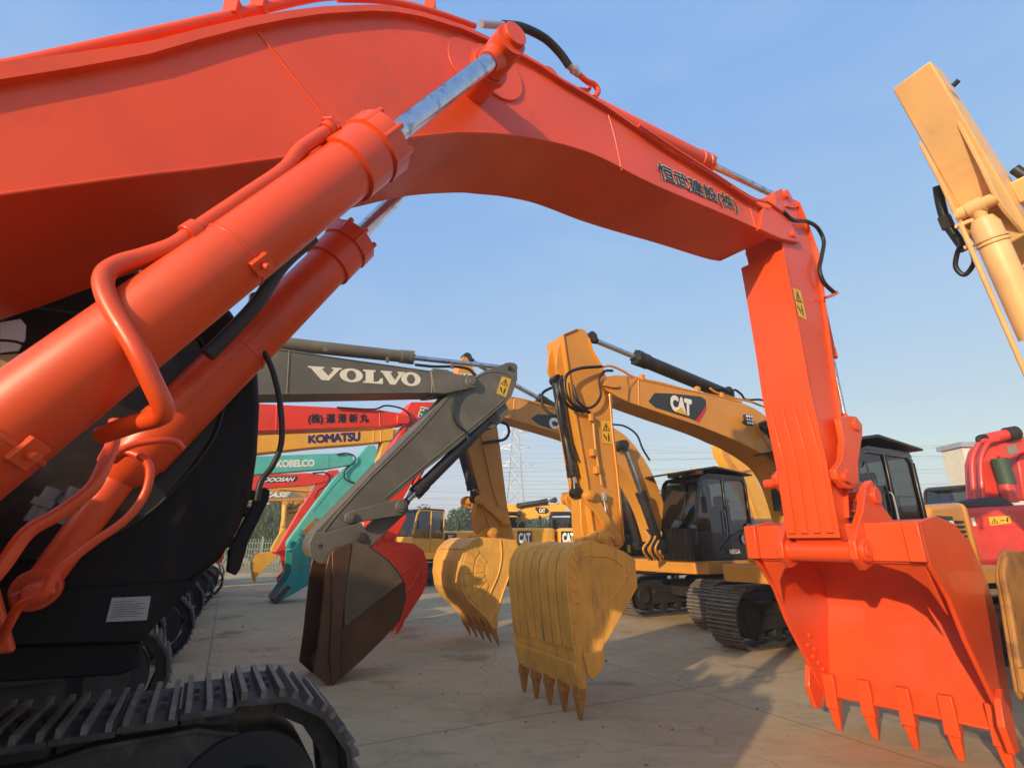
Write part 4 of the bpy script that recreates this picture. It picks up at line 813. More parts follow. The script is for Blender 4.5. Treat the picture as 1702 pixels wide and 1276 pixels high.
def small_left():
    pl = Plane(32, 21.0); C = pl.W(-.6, 21.2, 0)
    R = thing('excavator', 'orange red excavator with slanted white lettering on a black plate, just under the teal boom', 'excavator', C, GRP)
    T = [(340, 795), (423, 789), (480, 787), (513, 786), (548, 790)]; B = [(340, 828), (423, 812), (480, 808), (515, 806), (545, 800)]
    bo = girder(R, pl, T, B, .5, M_orange_far)
    plate(R, pl, [(437, 792), (494, 791), (495, 795), (491, 800), (450, 802), (436, 802)], .004, M_ink, 'logo_plate', off=-.004, bev=0)
    text('DOOSAN', quad_map([(439, 793), (491, 792.5), (489, 799.5), (437, 801)], lambda x, y: pl.p(x, y, -.012)), M_white, R, bold=.05, shear=.3)
    plate(R, pl, [(546, 782), (562, 780), (566, 790), (540, 832), (510, 870), (475, 922), (466, 924), (459, 916), (500, 845), (528, 803)], .42, M_orange_far, 'stick', off=.03)
    hose(R, pl, [(520, 786), (540, 785), (548, 792), (546, 803), (530, 815), (523, 828)], .03, off=-.05)
    pb = Plane(32, 20.5); pp = lambda L_: [pb.p(x, y) for x, y in L_]
    P = pp([(460, 916), (485, 922), (498, 935), (495, 955), (482, 975), (472, 985)])
    side = pp([(458, 918), (470, 913), (487, 920), (500, 935), (496, 956), (483, 977), (470, 987), (468, 962), (480, 950), (474, 925)])
    bucket(R, pb, P, 1.15, 5, [pb.p(469, 995)]*5, M_orange_far, side=side, th=.03)
    body(R, C, 32, M_orange_far, detail=False, ntr=40)
    pl = Plane(32, 26.5); C = pl.W(-.2, 26.7, 0)
    R = thing('excavator', 'mustard yellow excavator farthest left near the fence, small toothed bucket curled by the railing', 'excavator', C, GRP)
    T = [(360, 820), (420, 813), (470, 808), (522, 806)]; B = [(360, 848), (420, 832), (470, 832), (504, 832)]
    bo = girder(R, pl, T, B, .55, M_cat)
    plate(R, pl, [(442, 819), (484, 817), (498, 822), (505, 826), (470, 828), (440, 828)], .004, M_dim, 'logo_plate', off=-.004, bev=0)
    text('CASE', quad_map([(438, 818), (484, 817), (481, 825.5), (435, 827)], lambda x, y: pl.p(x, y, -.012)), M_white, R, bold=.05, shear=.3)
    for a, c in (((463, 812), (520, 816)), ((430, 826), (432, 833))): b = MB(); b.bar(pl.p(*a, -.04), pl.p(*c, -.04), .08, .08); b.build('pipe', M_case, R)
    plate(R, pl, [(470, 832), (504, 830), (498, 850), (488, 868), (478, 888), (460, 922), (452, 925), (452, 910), (466, 885), (470, 860)], .4, M_case, 'stick', off=.03)
    hyd(R, pl.p(474, 836, -.1), pl.p(471, 884, -.1), .1, .05, .8, M_case, pl.n, 'bucket_cylinder')
    for pts in ([(478, 845), (490, 843), (498, 838), (500, 832)], [(480, 852), (494, 850), (503, 840), (503, 834)], [(478, 847), (486, 838), (488, 832)]): hose(R, pl, pts, .03, off=-.08)
    pb = Plane(32, 26.1); pp = lambda L_: [pb.p(x, y) for x, y in L_]
    P = pp([(458, 917), (440, 919), (427, 922), (421, 932), (422, 945), (424, 956)])
    side = pp([(462, 920), (456, 917), (440, 918), (426, 921), (420, 932), (421, 946), (424, 961), (434, 950), (449, 936), (459, 926)])
    bucket(R, pb, P, 1.0, 5, [pb.p(425, 967)]*5, M_case, side=side, th=.03)
    body(R, C, 32, M_case, detail=False, ntr=40)
small_left()
# ================================================================== row on the right, noses to the left
def cat_logo(R, pl, panel, quad, red=None, tri=True):
    p = plate(R, pl, panel, .004, M_catblk, 'logo_panel', off=-.003, bev=0)
    if red:
        b = MB(); b.add([pl.p(x, y, -.009) for x, y in red], [tuple(range(len(red)))]); b.build('red_stripe', M_redv, p)
    fn = quad_map(quad, lambda x, y: pl.p(x, y, -.012)); f2 = quad_map(quad, lambda x, y: pl.p(x, y, -.018))
    text('CAT', fn, M_white, p, bold=.075, sx=.9)
    if tri: polys(f2, [[(.20, 0), (.5, .38), (.80, 0)]], M_yel, p, 'triangle')
def right_near():
    pl = Plane(28, 5.0); C = pl.W(9.25, 5.22, 0)
    R = thing('excavator', 'yellow excavator with a ribbed scuffed bucket standing in the middle of the view', 'excavator', C, GRP)
    T = [(1040, 626), (1080, 635), (1141, 647), (1188, 656), (1223, 666), (1247, 675), (1266, 686), (1282, 700), (1300, 720), (1330, 765), (1360, 820), (1385, 880)]
    B = [(1040, 666), (1061, 673), (1108, 689), (1165, 708), (1196, 720), (1212, 727), (1230, 734), (1247, 743), (1270, 757), (1294, 778), (1315, 820), (1335, 885)]
    bo = girder(R, pl, T, B, [.36, .38, .40, .42, .43, .44, .45, .45, .46, .46, .46, .46], M_cat)
    plate(bo, pl, [(1000, 631), (1008, 626), (1021, 623), (1042, 624), (1046, 645), (1044, 668), (1028, 660), (1007, 647), (1001, 641)], .05, M_cat, 'boom_tip', off=-.03, bev=.01)
    plate(bo, pl, [(1002, 640), (1010, 634), (1027, 637), (1031, 641), (1028, 644), (1018, 644)], .03, M_cat, 'pin_lock', off=-.06, bev=.006)
    beads(bo, pl, [[(1061, 631), (1062, 673)], [(1040, 625), (1090, 637), (1141, 648), (1188, 657), (1225, 667)], [(1040, 666), (1108, 689), (1165, 708), (1212, 727), (1250, 745)]], M_cat, .009)
    plate(bo, pl, [(1042, 643), (1048, 634), (1060, 627), (1058, 632), (1050, 640), (1046, 648)], .02, M_cat, 'rib', off=-.012, bev=.003)
    cat_logo(bo, pl, [(1078, 667), (1088, 653), (1120, 654), (1165, 659), (1173, 664), (1174, 680), (1162, 701), (1146, 695), (1089, 677)], [(1113, 654.5), (1150, 664), (1150, 693), (1115, 682)], [(1173, 675), (1174, 681), (1162, 701), (1156, 699)])
    # lamp on the boom side
    b = MB(); q = pl.p(1246, 697.5, -.12); L_ = lambda x, y, z: q+pl.h*x+pl.n*y+UP*z
    b.box(L_, -.08, .08, 0, .05, -.08, .08); lm = b.build('work_lamp', M_blackm, bo, bev=.01)
    for i in range(3):
        for j in range(3): MB().cyl(L_(-.05+i*.05, 0, -.05+j*.05), L_(-.05+i*.05, -.006, -.05+j*.05), .019, seg=12).build('lens', M_lens2, lm)
    b = MB(); b.bar(q+pl.n*.04, q+pl.n*.12-UP*.02, .04, .04); b.build('lamp_bracket', M_blackm, lm)
    plate(bo, pl, [(1256, 705), (1270, 695), (1278, 705), (1292, 745), (1285, 752)], .03, M_cat, 'cylinder_boss', off=-.02, bev=.01)
    b = MB(); q = pl.p(1278, 706, -.14); b.cyl(q, q+pl.n*.16, .07); b.build('boom_pin', M_blackm, bo)
    for off in (-.14, .58):
        hyd(R, pl.p(1330, 900, off), pl.p(1262, 735, off) if off > 0 else pl.p(1280, 712, off), .075, .045, .6, M_blackm, pl.n, 'boom_cylinder')
    hyd(R, pl.p(1205, 655, .2), pl.p(980, 562, .2), pl.rad(1100, 620, 11, .2), pl.rad(1020, 582, 4.5, .2), (pl.p(1205, 655, .2)-pl.p(1056, 598, .2)).length/(pl.p(1205, 655, .2)-pl.p(980, 562, .2)).length, M_blackm, pl.n, 'arm_cylinder')
    for pts in ([(1000, 610), (1015, 608), (1035, 616), (1055, 627), (1100, 637), (1150, 650), (1200, 660), (1232, 668)], [(1180, 645), (1190, 652), (1215, 660), (1250, 668), (1275, 678)]): hose(R, pl, pts, .017, m=M_cat, off=.05, name='boom_pipe')
    for pts in ([(1188, 647), (1200, 646), (1212, 652), (1220, 660)], [(1215, 651), (1222, 648), (1232, 655), (1240, 664), (1262, 664), (1276, 668), (1282, 672)], [(1240, 664), (1250, 668), (1265, 674)]): hose(R, pl, pts, .018, off=.1)
    b = MB()
    for x, y in ((1067, 626), (1159, 646), (1199, 656)): MB().bar(pl.p(x, y-3, .05), pl.p(x, y+6, .05), .06, .07).build('pipe_clamp', M_cat, bo, bev=.005)
    # stick
    S = [(937.5, 556), (950, 549), (961, 546), (968, 546), (974, 550), (979, 561), (985, 582), (999, 606), (1008, 630), (1015, 653), (1017, 700), (1026, 775), (1030, 815), (1037, 905), (1028, 914), (1000, 905), (990, 895), (983, 849), (977.5, 799), (959, 693), (947, 622)]
    w_ = .40; s_ = plate(R, pl, S, w_-.05, M_cat, 'stick', off=.025)
    for nm, pts, sg in (('front_plate', [(961, 546), (937.5, 556), (947, 622), (959, 693), (977.5, 799), (983, 849), (990, 895)], -1), ('rear_plate', [(979, 561), (985, 582), (999, 606), (1008, 630), (1015, 653), (1017, 700), (1026, 775), (1030, 815), (1037, 900)], 1)):
        f3 = [pl.p(*q) for q in pts]; MB().prism(f3+[p+pl.h*sg*.014 for p in f3][::-1], pl.n*w_).build(nm, M_cat, s_)
    fl = lambda pts, off: [pl.p(x, y, off) for x, y in pts]
    for D in (.10, .30):                                                         # cylinder bracket plates on the front
        MB().prism([pl.p(x, y, 0)+pl.n*(D-.02) for x, y in ((938, 562), (948, 628), (949, 632), (938, 622), (930, 605), (932, 580))], pl.n*.03).build('bracket', M_cat, s_, bev=.006)
    e0 = pl.p(943, 628, 0)-pl.h*.07+pl.n*.15
    e1 = pl.p(979, 815, 0)-pl.h*.08+pl.n*.15
    hyd(R, e0, e1-UP*.02, .062, .036, .86, M_black, pl.n, 'bucket_cylinder')
    b = MB(); b.tube([e0+V((0, 0, -.1))-pl.n*.09-pl.h*.02, e0-UP*.5-pl.n*.09-pl.h*.04, e1+UP*.35-pl.n*.09-pl.h*.02], .016, seg=8); b.build('hydraulic_pipe', M_blackm, R)
    b = MB(); b.tube([pl.p(x, y, -.02) for x, y in ((985, 690), (990, 745), (1000, 805))], .014, seg=8); pp_ = b.build('hydraulic_pipe', M_cat, s_)
    for x, y in ((984, 752), (991, 781)): MB().bar(pl.p(x, y-6, -.01), pl.p(x+1, y+6, -.01), .07, .05).build('pipe_clamp', M_cat, s_, bev=.005)
    MB().tube([pl.p(x, y, -.0) for x, y in ((1013, 655), (1018, 720), (1026, 790), (1032, 860))], .012, seg=8).build('weld_bead', M_cat, s_)
    MB().bar(pl.p(1004, 818, -.04), pl.p(1004, 832, -.04), .045, .045).build('grease_block', M_steel, s_, bev=.004)
    hose(R, pl, [(1004, 832, -.04), (1006, 842, -.04), (1007, 850, -.04), (1010, 853, -.02)], .012, m=M_steel)
    hose(R, pl, [(934, 625, -.05), (930, 642, -.1), (940, 668, -.1), (955, 680, -.06), (980, 685, -.02)], .02)
    hose(R, pl, [(975, 682, -.05), (950, 670, -.12), (939, 645, -.12), (943, 622, -.12), (965, 612, -.1), (1000, 609, -.05)], .02)
    hose(R, pl, [(952, 640, -.06), (960, 665, -.08), (975, 678, -.06), (990, 672, -.06), (999, 655, -.06), (996, 630, -.06), (1005, 617, -.06), (1018, 616, -.03)], .017)
    hose(R, pl, [(932, 640, .25), (915, 645, .3), (901, 655, .3), (903, 675, .3), (916, 688, .25), (932, 692, .2)], .018)
    b = MB(); b.bar(pl.p(982, 688, -.04), pl.p(982, 700, -.04), .05, .05); b.build('hose_union', M_cat, R, bev=.005)
    warning_label([(999, 699), (1015, 700), (1018, 738), (1001, 736)], lambda off: (lambda x, y: pl.p(x, y, .02+off)), R)
    # linkage
    for D in (-.03, .36):
        MB().prism([pl.p(x, y, -.0)+pl.n*D for x, y in ((968, 822), (974, 814), (986, 814), (992, 824), (1006, 850), (1020, 878), (1031, 890), (1033, 902), (1024, 907), (1014, 902), (1004, 880), (986, 850), (972, 836))], pl.n*.05).build('idler_link', M_cat, R, bev=.012)
    pinset(R, pl, [(983, 823, 8)], M_cat, off=-.09, w_=.1); pinset(R, pl, [(1024, 895, 6)], M_cat, off=-.09, w_=.1)
    b = MB(); q = pl.p(983, 823, -.03); b.cyl(q, q+pl.n*.52, .05); b.build('link_pin', M_cat, R)
    b = MB(); q = pl.p(983, 823, .0); b.cyl(q+pl.n*.49, q+pl.n*.55, .075); b.build('link_pin', M_cat, R)
    b = MB(); q = pl.p(983, 823, .0); b.prism([p+pl.n*.10 for p in fl([(972, 816), (992, 818), (1010, 900), (998, 915), (980, 905), (974, 870)], 0)], pl.n*.20); b.build('power_link', M_cat, R, bev=.012)
    # bucket
    pb = Plane(28, 4.62); W = 1.22; pp = lambda L_: [pb.p(x, y) for x, y in L_]
    P = pp([(1000, 905), (984, 900), (969, 902), (957, 909), (948, 920), (943, 935), (941, 957), (942, 980), (945, 1005), (949, 1040), (954, 1078), (960, 1112), (968, 1143)])
    side = pp([(1054, 928), (1036, 916), (1005, 905), (984, 898), (969, 900), (956, 907), (947, 919), (941, 935), (939, 957), (940, 980), (943, 1005), (947, 1040), (952, 1080), (958, 1112), (966, 1145), (975, 1143), (972, 1110), (977, 1092), (998, 1083), (1059, 975)])
    cut = pp([(966, 1086), (998, 1078), (1001, 1090), (999, 1108), (981, 1128), (974, 1120)])
    bu = bucket(R, pb, P, W, 12, [pb.p(971, 1201)]*5, M_catw, mt=M_rusty2, side=side, cutter=cut, th=.035, ribs=0)
    b = MB(); strips = [P[i] for i in range(3, 12)]; cen = pb.p(990, 1000)
    N_ = 7; pitch = (W-.02)/N_
    for j in range(N_):
        rb_ = MB(); q1 = []; q2 = []
        for i in range(3, 11):
            d = (P[i+1]-P[i-1]).normalized(); o_ = d.cross(pb.n).normalized(); o_ = o_ if o_.dot(P[i]-cen) > 0 else -o_
            q1.append(P[i]+o_*.02); q2.append(P[i]+o_*.001)
        rb_.prism([p+pb.n*(j*pitch+.02) for p in q1+q2[::-1]], pb.n*(pitch-.022)); rb_.build('wear_strip', M_catw, bu, bev=.006)
    # lip band below the strips
    rb_ = MB(); q1 = []; q2 = []
    for i in (10, 11, 12):
        d = (P[min(i+1, 12)]-P[i-1]).normalized(); o_ = d.cross(pb.n).normalized(); o_ = o_ if o_.dot(P[i]-cen) > 0 else -o_
        q1.append(P[i]+o_*.035); q2.append(P[i])
    q1[0] = P[10]*.35+P[11]*.65+(q1[0]-P[10]); q2[0] = P[10]*.35+P[11]*.65
    rb_.prism([p for p in q1+q2[::-1]], pb.n*W); rb_.build('lip_plate', M_catw, bu, bev=.006)
    for i in range(3, 11):                                                       # wear blocks round the side
        a = P[i]; c = P[i+1]; e = (cen-a).normalized()
        f_ = lambda p, k: p+(cen-p).normalized()*k
        MB().prism([f_(a, .02)+(c-a)*.06, f_(c, .02)-(c-a)*.06, f_(c, .13)-(c-a)*.06, f_(a, .13)+(c-a)*.06], pb.n*-.022).build('wear_block', M_catw, bu, bev=.004)
    beads(bu, pb, [[(1056, 932), (1040, 960), (1000, 1022), (970, 1076)], [(985, 925), (1000, 923), (1020, 928), (1035, 940)], [(960, 932), (968, 925), (985, 921)]], M_catw, .008, off=-.02)
    for D in (.34, .80):
        MB().prism([pb.p(x, y, D) for x, y in ((955, 905), (970, 893), (985, 884), (1002, 880), (1015, 884), (1022, 896), (1020, 912), (1030, 925))], pb.n*.05).build('bucket_ear', M_catw, bu, bev=.01)
    pinset(bu, pb, [(1003, 893, 9)], M_catw, off=.3, w_=.06)
    body(R, C, 208, M_cat, cab_m=M_black, canopy=True, lamp_m=M_pale, logo='CAT', logo_bg=M_catblk, detail=False, deck_m=M_cat, rails=False, cab_z=2.87, tail=.5)
M_lens2 = mat('white_led', (0.9, 0.9, 0.85), 0.2)
M_rusty2 = mat('worn_tooth_steel', (0.46, 0.21, 0.05), 0.5, metal=0.2, var=0.2, scale=8, dirt=(0.5, 0.2, 0.04), dirt_amt=0.6, dscale=9, bump=.2)
right_near()
def right_mid():
    pl = Plane(28, 8.8); C = pl.W(10.4, 9.05, 0)
    R = thing('excavator', 'yellow excavator with a glossy black cab, flat sun visor and wedge-shaped bucket', 'excavator', C, GRP)
    T = [(815, 650), (850, 661), (935, 683), (985, 697), (1022, 712), (1047, 731), (1070, 762), (1088, 795), (1104, 840), (1112, 890)]
    B = [(815, 688), (850, 697), (935, 722), (985, 741), (1012, 757), (1030, 773), (1048, 797), (1064, 825), (1078, 855), (1092, 900)]
    bo = girder(R, pl, T, B, .46, M_cat)
    beads(bo, pl, [[(855, 663), (853, 697)], [(815, 650), (935, 684), (1022, 713)]], M_cat, .012)
    cat_logo(bo, pl, [(883, 695), (893, 688), (912, 689), (960, 697), (986, 706), (990, 718), (984, 732), (960, 726), (896, 706)], [(913, 692), (951, 701), (950, 722), (912, 711)], [(990, 714), (991, 720), (984, 733), (978, 731)])
    hose(R, pl, [(850, 660), (880, 666), (930, 680)], .02, m=M_cat, off=.1, name='boom_pipe')
    hyd(R, pl.p(1010, 725, .3), pl.p(775, 595, .3), .09, .05, .52, M_blackm, pl.n, 'arm_cylinder')
    S = [(765, 600), (771, 592), (777, 594), (786, 612), (810, 645), (822, 690), (826, 705), (831, 740), (843, 840), (855, 895), (838, 908), (822, 895), (812, 870), (800, 830), (777, 747), (757, 670), (760, 625)]
    s_ = plate(R, pl, S, .38, M_cat, 'stick', off=.05)
    beads(s_, pl, [[(800, 720), (812, 780), (822, 820), (830, 840)]], M_cat, .02, off=.03); cross_sign(R, pl, [(765, 620), (786, 622), (786, 634), (765, 632)], off=.04)
    hyd(R, pl.p(760, 725, .1), pl.p(789, 828, .1), .08, .045, .86, M_blackm, pl.n, 'bucket_cylinder')
    hose(R, pl, [(830, 699), (842, 705), (846, 718), (838, 730), (815, 734), (803, 736)], .028, off=-.03)
    hose(R, pl, [(1016, 705), (1038, 708), (1058, 722), (1068, 745), (1080, 765)], .022, off=-.03)
    for D in (-.04, .40): MB().prism([pl.p(x, y, 0)+pl.n*D for x, y in ((790, 828), (797, 822), (806, 828), (842, 858), (848, 868), (842, 873), (835, 870), (804, 842))], pl.n*.06).build('idler_link', M_cat, R, bev=.015)
    MB().prism([pl.p(x, y, .1) for x, y in ((792, 832), (806, 832), (822, 880), (815, 892), (795, 885), (790, 860))], pl.n*.22).build('power_link', M_cat, R, bev=.015)
    pinset(R, pl, [(799, 830, 7.5), (842, 867, 6)], M_cat, off=-.12, w_=.1); b = MB(); q = pl.p(798, 830, 0); b.cyl(q, q+pl.n*.62, .06); b.cyl(q+pl.n*.58, q+pl.n*.68, .11); b.build('link_pin', M_cat, R)
    pb = Plane(28, 8.35); W = 1.3; pp = lambda L_: [pb.p(x, y) for x, y in L_]
    P = pp([(832, 896), (810, 895), (796, 894), (785, 900), (774, 913), (767, 932), (765, 955), (769, 978), (779, 998), (795, 1012), (808, 1024), (820, 1042)])
    side = pp([(857, 897), (832, 894), (810, 893), (796, 892), (784, 898), (772, 912), (765, 932), (763, 955), (767, 979), (778, 1000), (794, 1014), (807, 1026), (819, 1044), (827, 1044), (827, 1024), (838, 981), (853, 948), (862, 915)])
    bu = bucket(R, pb, P, W, 11, [pb.p(832, 1073)]*5, M_catw, mt=M_rusty2, side=side, th=.035)
    cen = pb.p(822, 950)
    for i in range(3, 9):
        a = P[i]; c = P[i+1]; f_ = lambda p, k: p+(cen-p).normalized()*k
        for k0, k1 in ((.03, .22), (.25, .42)):
            MB().prism([f_(a, k0)+(c-a)*.05, f_(c, k0)-(c-a)*.05, f_(c, k1)-(c-a)*.05, f_(a, k1)+(c-a)*.05], pb.n*-.025).build('wear_block', M_catw, bu, bev=.005)
    for k0, k1 in ((2, 4), (5, 7), (7, 9)):
        a, c = P[k0], P[k1]
        rb_ = MB(); q = []
        for i in range(k0, k1+1):
            d = (P[i+1]-P[i-1]).normalized(); o_ = d.cross(pb.n).normalized(); o_ = o_ if o_.dot(P[i]-cen) > 0 else -o_; q.append((P[i]+o_*.02, P[i]))
        rb_.prism([x[0] for x in q]+[x[1] for x in q][::-1], pb.n*W); rb_.build('wear_band', M_catw, bu, bev=.006)
    beads(bu, pb, [[(832, 897), (834, 925), (828, 955), (815, 985), (802, 1008)], [(850, 948), (836, 985), (822, 1030)]], M_catw, .012, off=-.02)
    for D in (.3, .75): MB().prism([pb.p(x, y, D) for x, y in ((770, 900), (790, 890), (805, 880), (818, 874), (828, 878), (830, 890), (826, 905))], pb.n*.05).build('bucket_ear', M_cat, bu, bev=.01)
    pinset(bu, pb, [(821, 885, 8)], M_cat, off=.1, w_=.1)
    Lb = body(R, C, 208, M_cat, cab_m=M_black, canopy=True, grille=True, lamp_m=M_pale, logo='CAT', logo_bg=M_catblk, deck_m=M_cat, detail=False)
    # round stickers and small white lettering low on the cab door
    for x, z, r in ((.62, 1.72, .11), (.45, 1.97, .075), (.30, 2.12, .06)):
        b = MB(); b.cyl(Lb(x, 1.29, z), Lb(x, 1.293, z), r); q = b.build('sticker', M_steel, R); MB().cyl(Lb(x, 1.293, z), Lb(x, 1.296, z), r*.6).build('emblem', M_dim, q)
    text('REGA', lambda u, v: Lb(1.15-u*.33, 1.295, 1.42+v*.09), M_white, R, bold=.02)
    b = MB(); b.tube([Lb(1.3, 1.31, 1.5), Lb(1.0, 1.33, 1.72), Lb(.7, 1.33, 1.86), Lb(.4, 1.31, 1.92)], .014, seg=8); b.build('grab_rail', M_blackm, R)
    for off in (-.2, .62):
        hyd(R, pl.p(1096 if off < 0 else 1062, 905, off), pl.p(1036 if off < 0 else 1022, 739 if off < 0 else 765, off), .10, .05, .52, M_blackm, pl.n, 'boom_cylinder')
    b = MB(); q = pl.p(1036, 739, -.24); b.cyl(q, q+pl.n*.3, .11); b.build('boom_pin', M_blackm, bo)
    for k in range(5):
        b = MB(); x = 1071+k*5; b.tube([pl.p(x, 880, -.1), pl.p(x+8, 895-k*2, -.25), pl.p(x-2, 912, -.25), pl.p(x+8, 930, -.1)], .025, seg=8); b.build('hose', M_rubber if k % 2 else M_cat, R)
right_mid()
def right_far():
    for i, (D, s_, lab, mm) in enumerate(((12.7, 10.8, 'yellow excavator mostly hidden behind the black cab with the flat sun visor', M_cat),)):
        pl = Plane(28, D); C = pl.W(s_, D+.2, 0); R = thing('excavator', lab, 'excavator', C, GRP)
        Lb = body(R, C, 208, mm, cab_m=M_black, canopy=(i == 0), detail=False, ntr=40, logo='CAT', logo_bg=M_catblk)
        if True:
            MB().box(Lb, .9, 1.0, 1.27, 1.29, 1.4, 1.6).build('yellow_tag', M_yel, R)
            # its boom is lifted, the stick seen between the near cab and the big orange stick
            pl2 = Plane(28, 13)
            b = plate(R, pl2, [(1196, 739), (1214, 743), (1242, 763), (1256, 792), (1275, 832), (1300, 890), (1262, 892), (1249, 835), (1216, 783), (1201, 757)], .42, M_kom, 'boom', bev=.012)
            plate(R, pl2, [(1198, 741), (1205, 741), (1262, 880), (1249, 880), (1216, 783), (1202, 757)], .03, M_cat, 'boom_rib', off=-.04)
            MB().bar(pl2.p(1214, 790, -.06), pl2.p(1236, 782, -.06), .05, .08).build('pipe_clamp', M_cat, R)
            for pts in ([(1236, 782), (1246, 780), (1250, 770)], [(1210, 760), (1238, 800), (1262, 870)]): hose(R, pl2, pts, .03, m=M_cat, off=-.06)
right_far()
def corner_machine():
    """pale yellow machine of the right row nearest the viewer: its raised stick enters the top right corner"""
    pl = Plane(28, 1.35); C = pl.W(10.2, 1.6, 0)
    R = thing('excavator', 'pale yellow excavator at the right edge with its stick raised against the sky', 'excavator', C, GRP)
    RP = [(1546, 101), (1580, 159), (1614, 217), (1648, 274), (1682, 332), (1712, 385)]; LP = [(1482.6, 148), (1514, 204), (1546, 260), (1577, 315), (1610, 372), (1640, 427)]
    P3 = [pl.p(*q) for q in RP]; F3 = [EYE+ray(*q)*(p.dot(pl.h)/ray(*q).dot(pl.h)) for q, p in zip(LP, P3)]
    b = MB(); vs = []
    for k, (p, q) in enumerate(zip(P3, F3)):
        dep = .22+.07*k; vs += [p, q, q+pl.h*dep, p+pl.h*dep]
    fs = [(0, 1, 2, 3), tuple(20+i for i in (3, 2, 1, 0))]
    for k in range(5):
        for i in range(4): j = (i+1) % 4; fs.append((4*k+i, 4*(k+1)+i, 4*(k+1)+j, 4*k+j))
    b.add(vs, fs); s_ = b.build('stick', M_pale, R, bev=.012)
    f = -pl.h*.0
    for D in (.03, .33):                                                           # raised cylinder bracket plates
        MB().prism([P3[1]*.4+P3[2]*.6+pl.n*D, P3[3]+pl.n*D-pl.h*.10, P3[4]+pl.n*D-pl.h*.22, P3[4]*.6+P3[5]*.4+pl.n*D-pl.h*.2, P3[5]+pl.n*D], pl.n*.035).build('bracket', M_pale, s_, bev=.008)
    a = P3[4]+pl.n*.2-pl.h*.16; d = (pl.p(1760, 560)-pl.p(1660, 340)).normalized()
    hyd(R, a+d*2.4, a, .075, .04, .55, M_pale, pl.n, 'bucket_cylinder')
    body_c = MB(); body_c.rings([(a+d*.12, .08), (a+d*.2, .112), (a+d*1.3, .112)], 28); body_c.cyl(a-pl.n*.16, a+pl.n*.16, .06); body_c.build('cylinder_sleeve', M_pale, R)
    for q in (.32, .36): MB().cyl(a+d*q, a+d*(q+.02), .125).build('clamp_ring', M_pale, R)
    pq = a+pl.n*.15
    MB().tube([pq+d*.1-pl.h*.02, pq+d*.5-pl.h*.03, pq+d*2.0-pl.h*.03], .022, seg=10).build('hydraulic_pipe', M_pale, R)
    for q in (.1, .32): MB().bar(pq+d*q+pl.n*.05, pq+d*q-pl.n*.1, .04, .04).build('pipe_clamp', M_pale, R, bev=.006)
    m_ = P3[3]+pl.n*.43+pl.h*.1
    MB().tube([m_-d*.1, m_+pl.n*.03+d*.05, m_+pl.n*.05+d*.25, m_+pl.n*.03+d*.42, m_+pl.n*.0+d*.6], .042, seg=12).build('hose', M_rubber, R)
    MB().tube([m_+d*.55-pl.h*.05, m_+pl.n*.07+d*.6, m_+pl.n*.12+d*.72, m_+pl.n*.08+d*.82, m_-pl.n*.02+d*.74, m_-pl.n*.04+d*.62], .022, seg=10).build('hose', M_rubber, R)
    MB().bar(m_+d*.2+pl.n*.05, m_+d*.34+pl.n*.05, .09, .09).build('hose_union', M_blackm, R, bev=.01)
    n_ = P3[4]-pl.n*.06+pl.h*.2
    MB().tube([n_-d*.35, n_-pl.n*.05-d*.2, n_-pl.n*.08+d*.1, n_+d*.4], .045, seg=12).build('hose', M_rubber, R)
    MB().tube([n_-d*.3+pl.h*.12, n_-pl.n*.09-d*.1+pl.h*.1, n_-pl.n*.09+d*.3+pl.h*.1, n_+d*.6+pl.h*.1], .03, seg=12).build('hose', M_rubber, R)
    MB().bar(n_-d*.25, n_-d*.05+pl.h*.05, .14, .14).build('valve_block', M_pale, R, bev=.02)
    q = P3[0]*.3+P3[1]*.7-pl.n*.03+pl.h*.08; MB().cyl(q, q-pl.n*.05+UP*.02, .022).build('grease_nipple', M_blackm, s_)
    b = MB(); st = P3[5]+pl.h*.4+pl.n*.2
    pts = [st, pl.W(7.8, 1.6, 4.4), pl.W(9.0, 1.6, 3.6), pl.W(9.9, 1.6, 1.9)]
    b.tube(pts, lambda t: .22+.12*math.sin(math.pi*min(1, t)), seg=4, sub=4); b.build('boom', M_pale, R, bev=.02)
    body(R, C, 208, M_pale, cab_m=M_black, detail=False, ntr=40)
corner_machine()
def lone_bucket():
    pl = Plane(28, 1.75)
    b = MB(); prof = [(1668, 925), (1672, 916), (1684, 914), (1720, 918), (1800, 930), (1840, 1000), (1830, 1090), (1780, 1150), (1704, 1165), (1697, 1150), (1685, 1080), (1672, 1000), (1664, 955)]
    P = [pl.p(*q) for q in prof]; dz = min(p.z for p in P); cen = sum(P, V())/len(P)
    R = thing('excavator_bucket', 'rusty yellow excavator bucket standing on the ground at the right edge, paint flaking', 'bucket', V((cen.x, cen.y, 0)))
    for e in (0, -.95): MB().prism([p+pl.n*e for p in P], pl.n*.04).build('side_plate', M_rusty, R, bev=.012)
    back = P[3:9]; inn = [p+(cen-p).normalized()*.04 for p in back]; MB().prism(back+inn[::-1], pl.n*-.95).build('wrapper', M_rusty, R, bev=.008)
    MB().tube([P[0]+pl.n*-.01, P[12]+pl.n*-.01, P[11]+pl.n*-.01, P[10]+pl.n*-.01, P[9]+pl.n*-.01], .022, seg=8).build('edge_bar', M_rusty, R)
    l = P[8]; z0 = V((l.x, l.y, 0))
    for k in range(5):
        t_ = MB(); tooth(t_, l+pl.n*(-.06-.2*k), V((l.x, l.y, 0.005))+pl.h*.05+pl.n*(-.06-.2*k), pl.n); t_.build('tooth', M_rusty2, R, bev=.004)
lone_bucket()
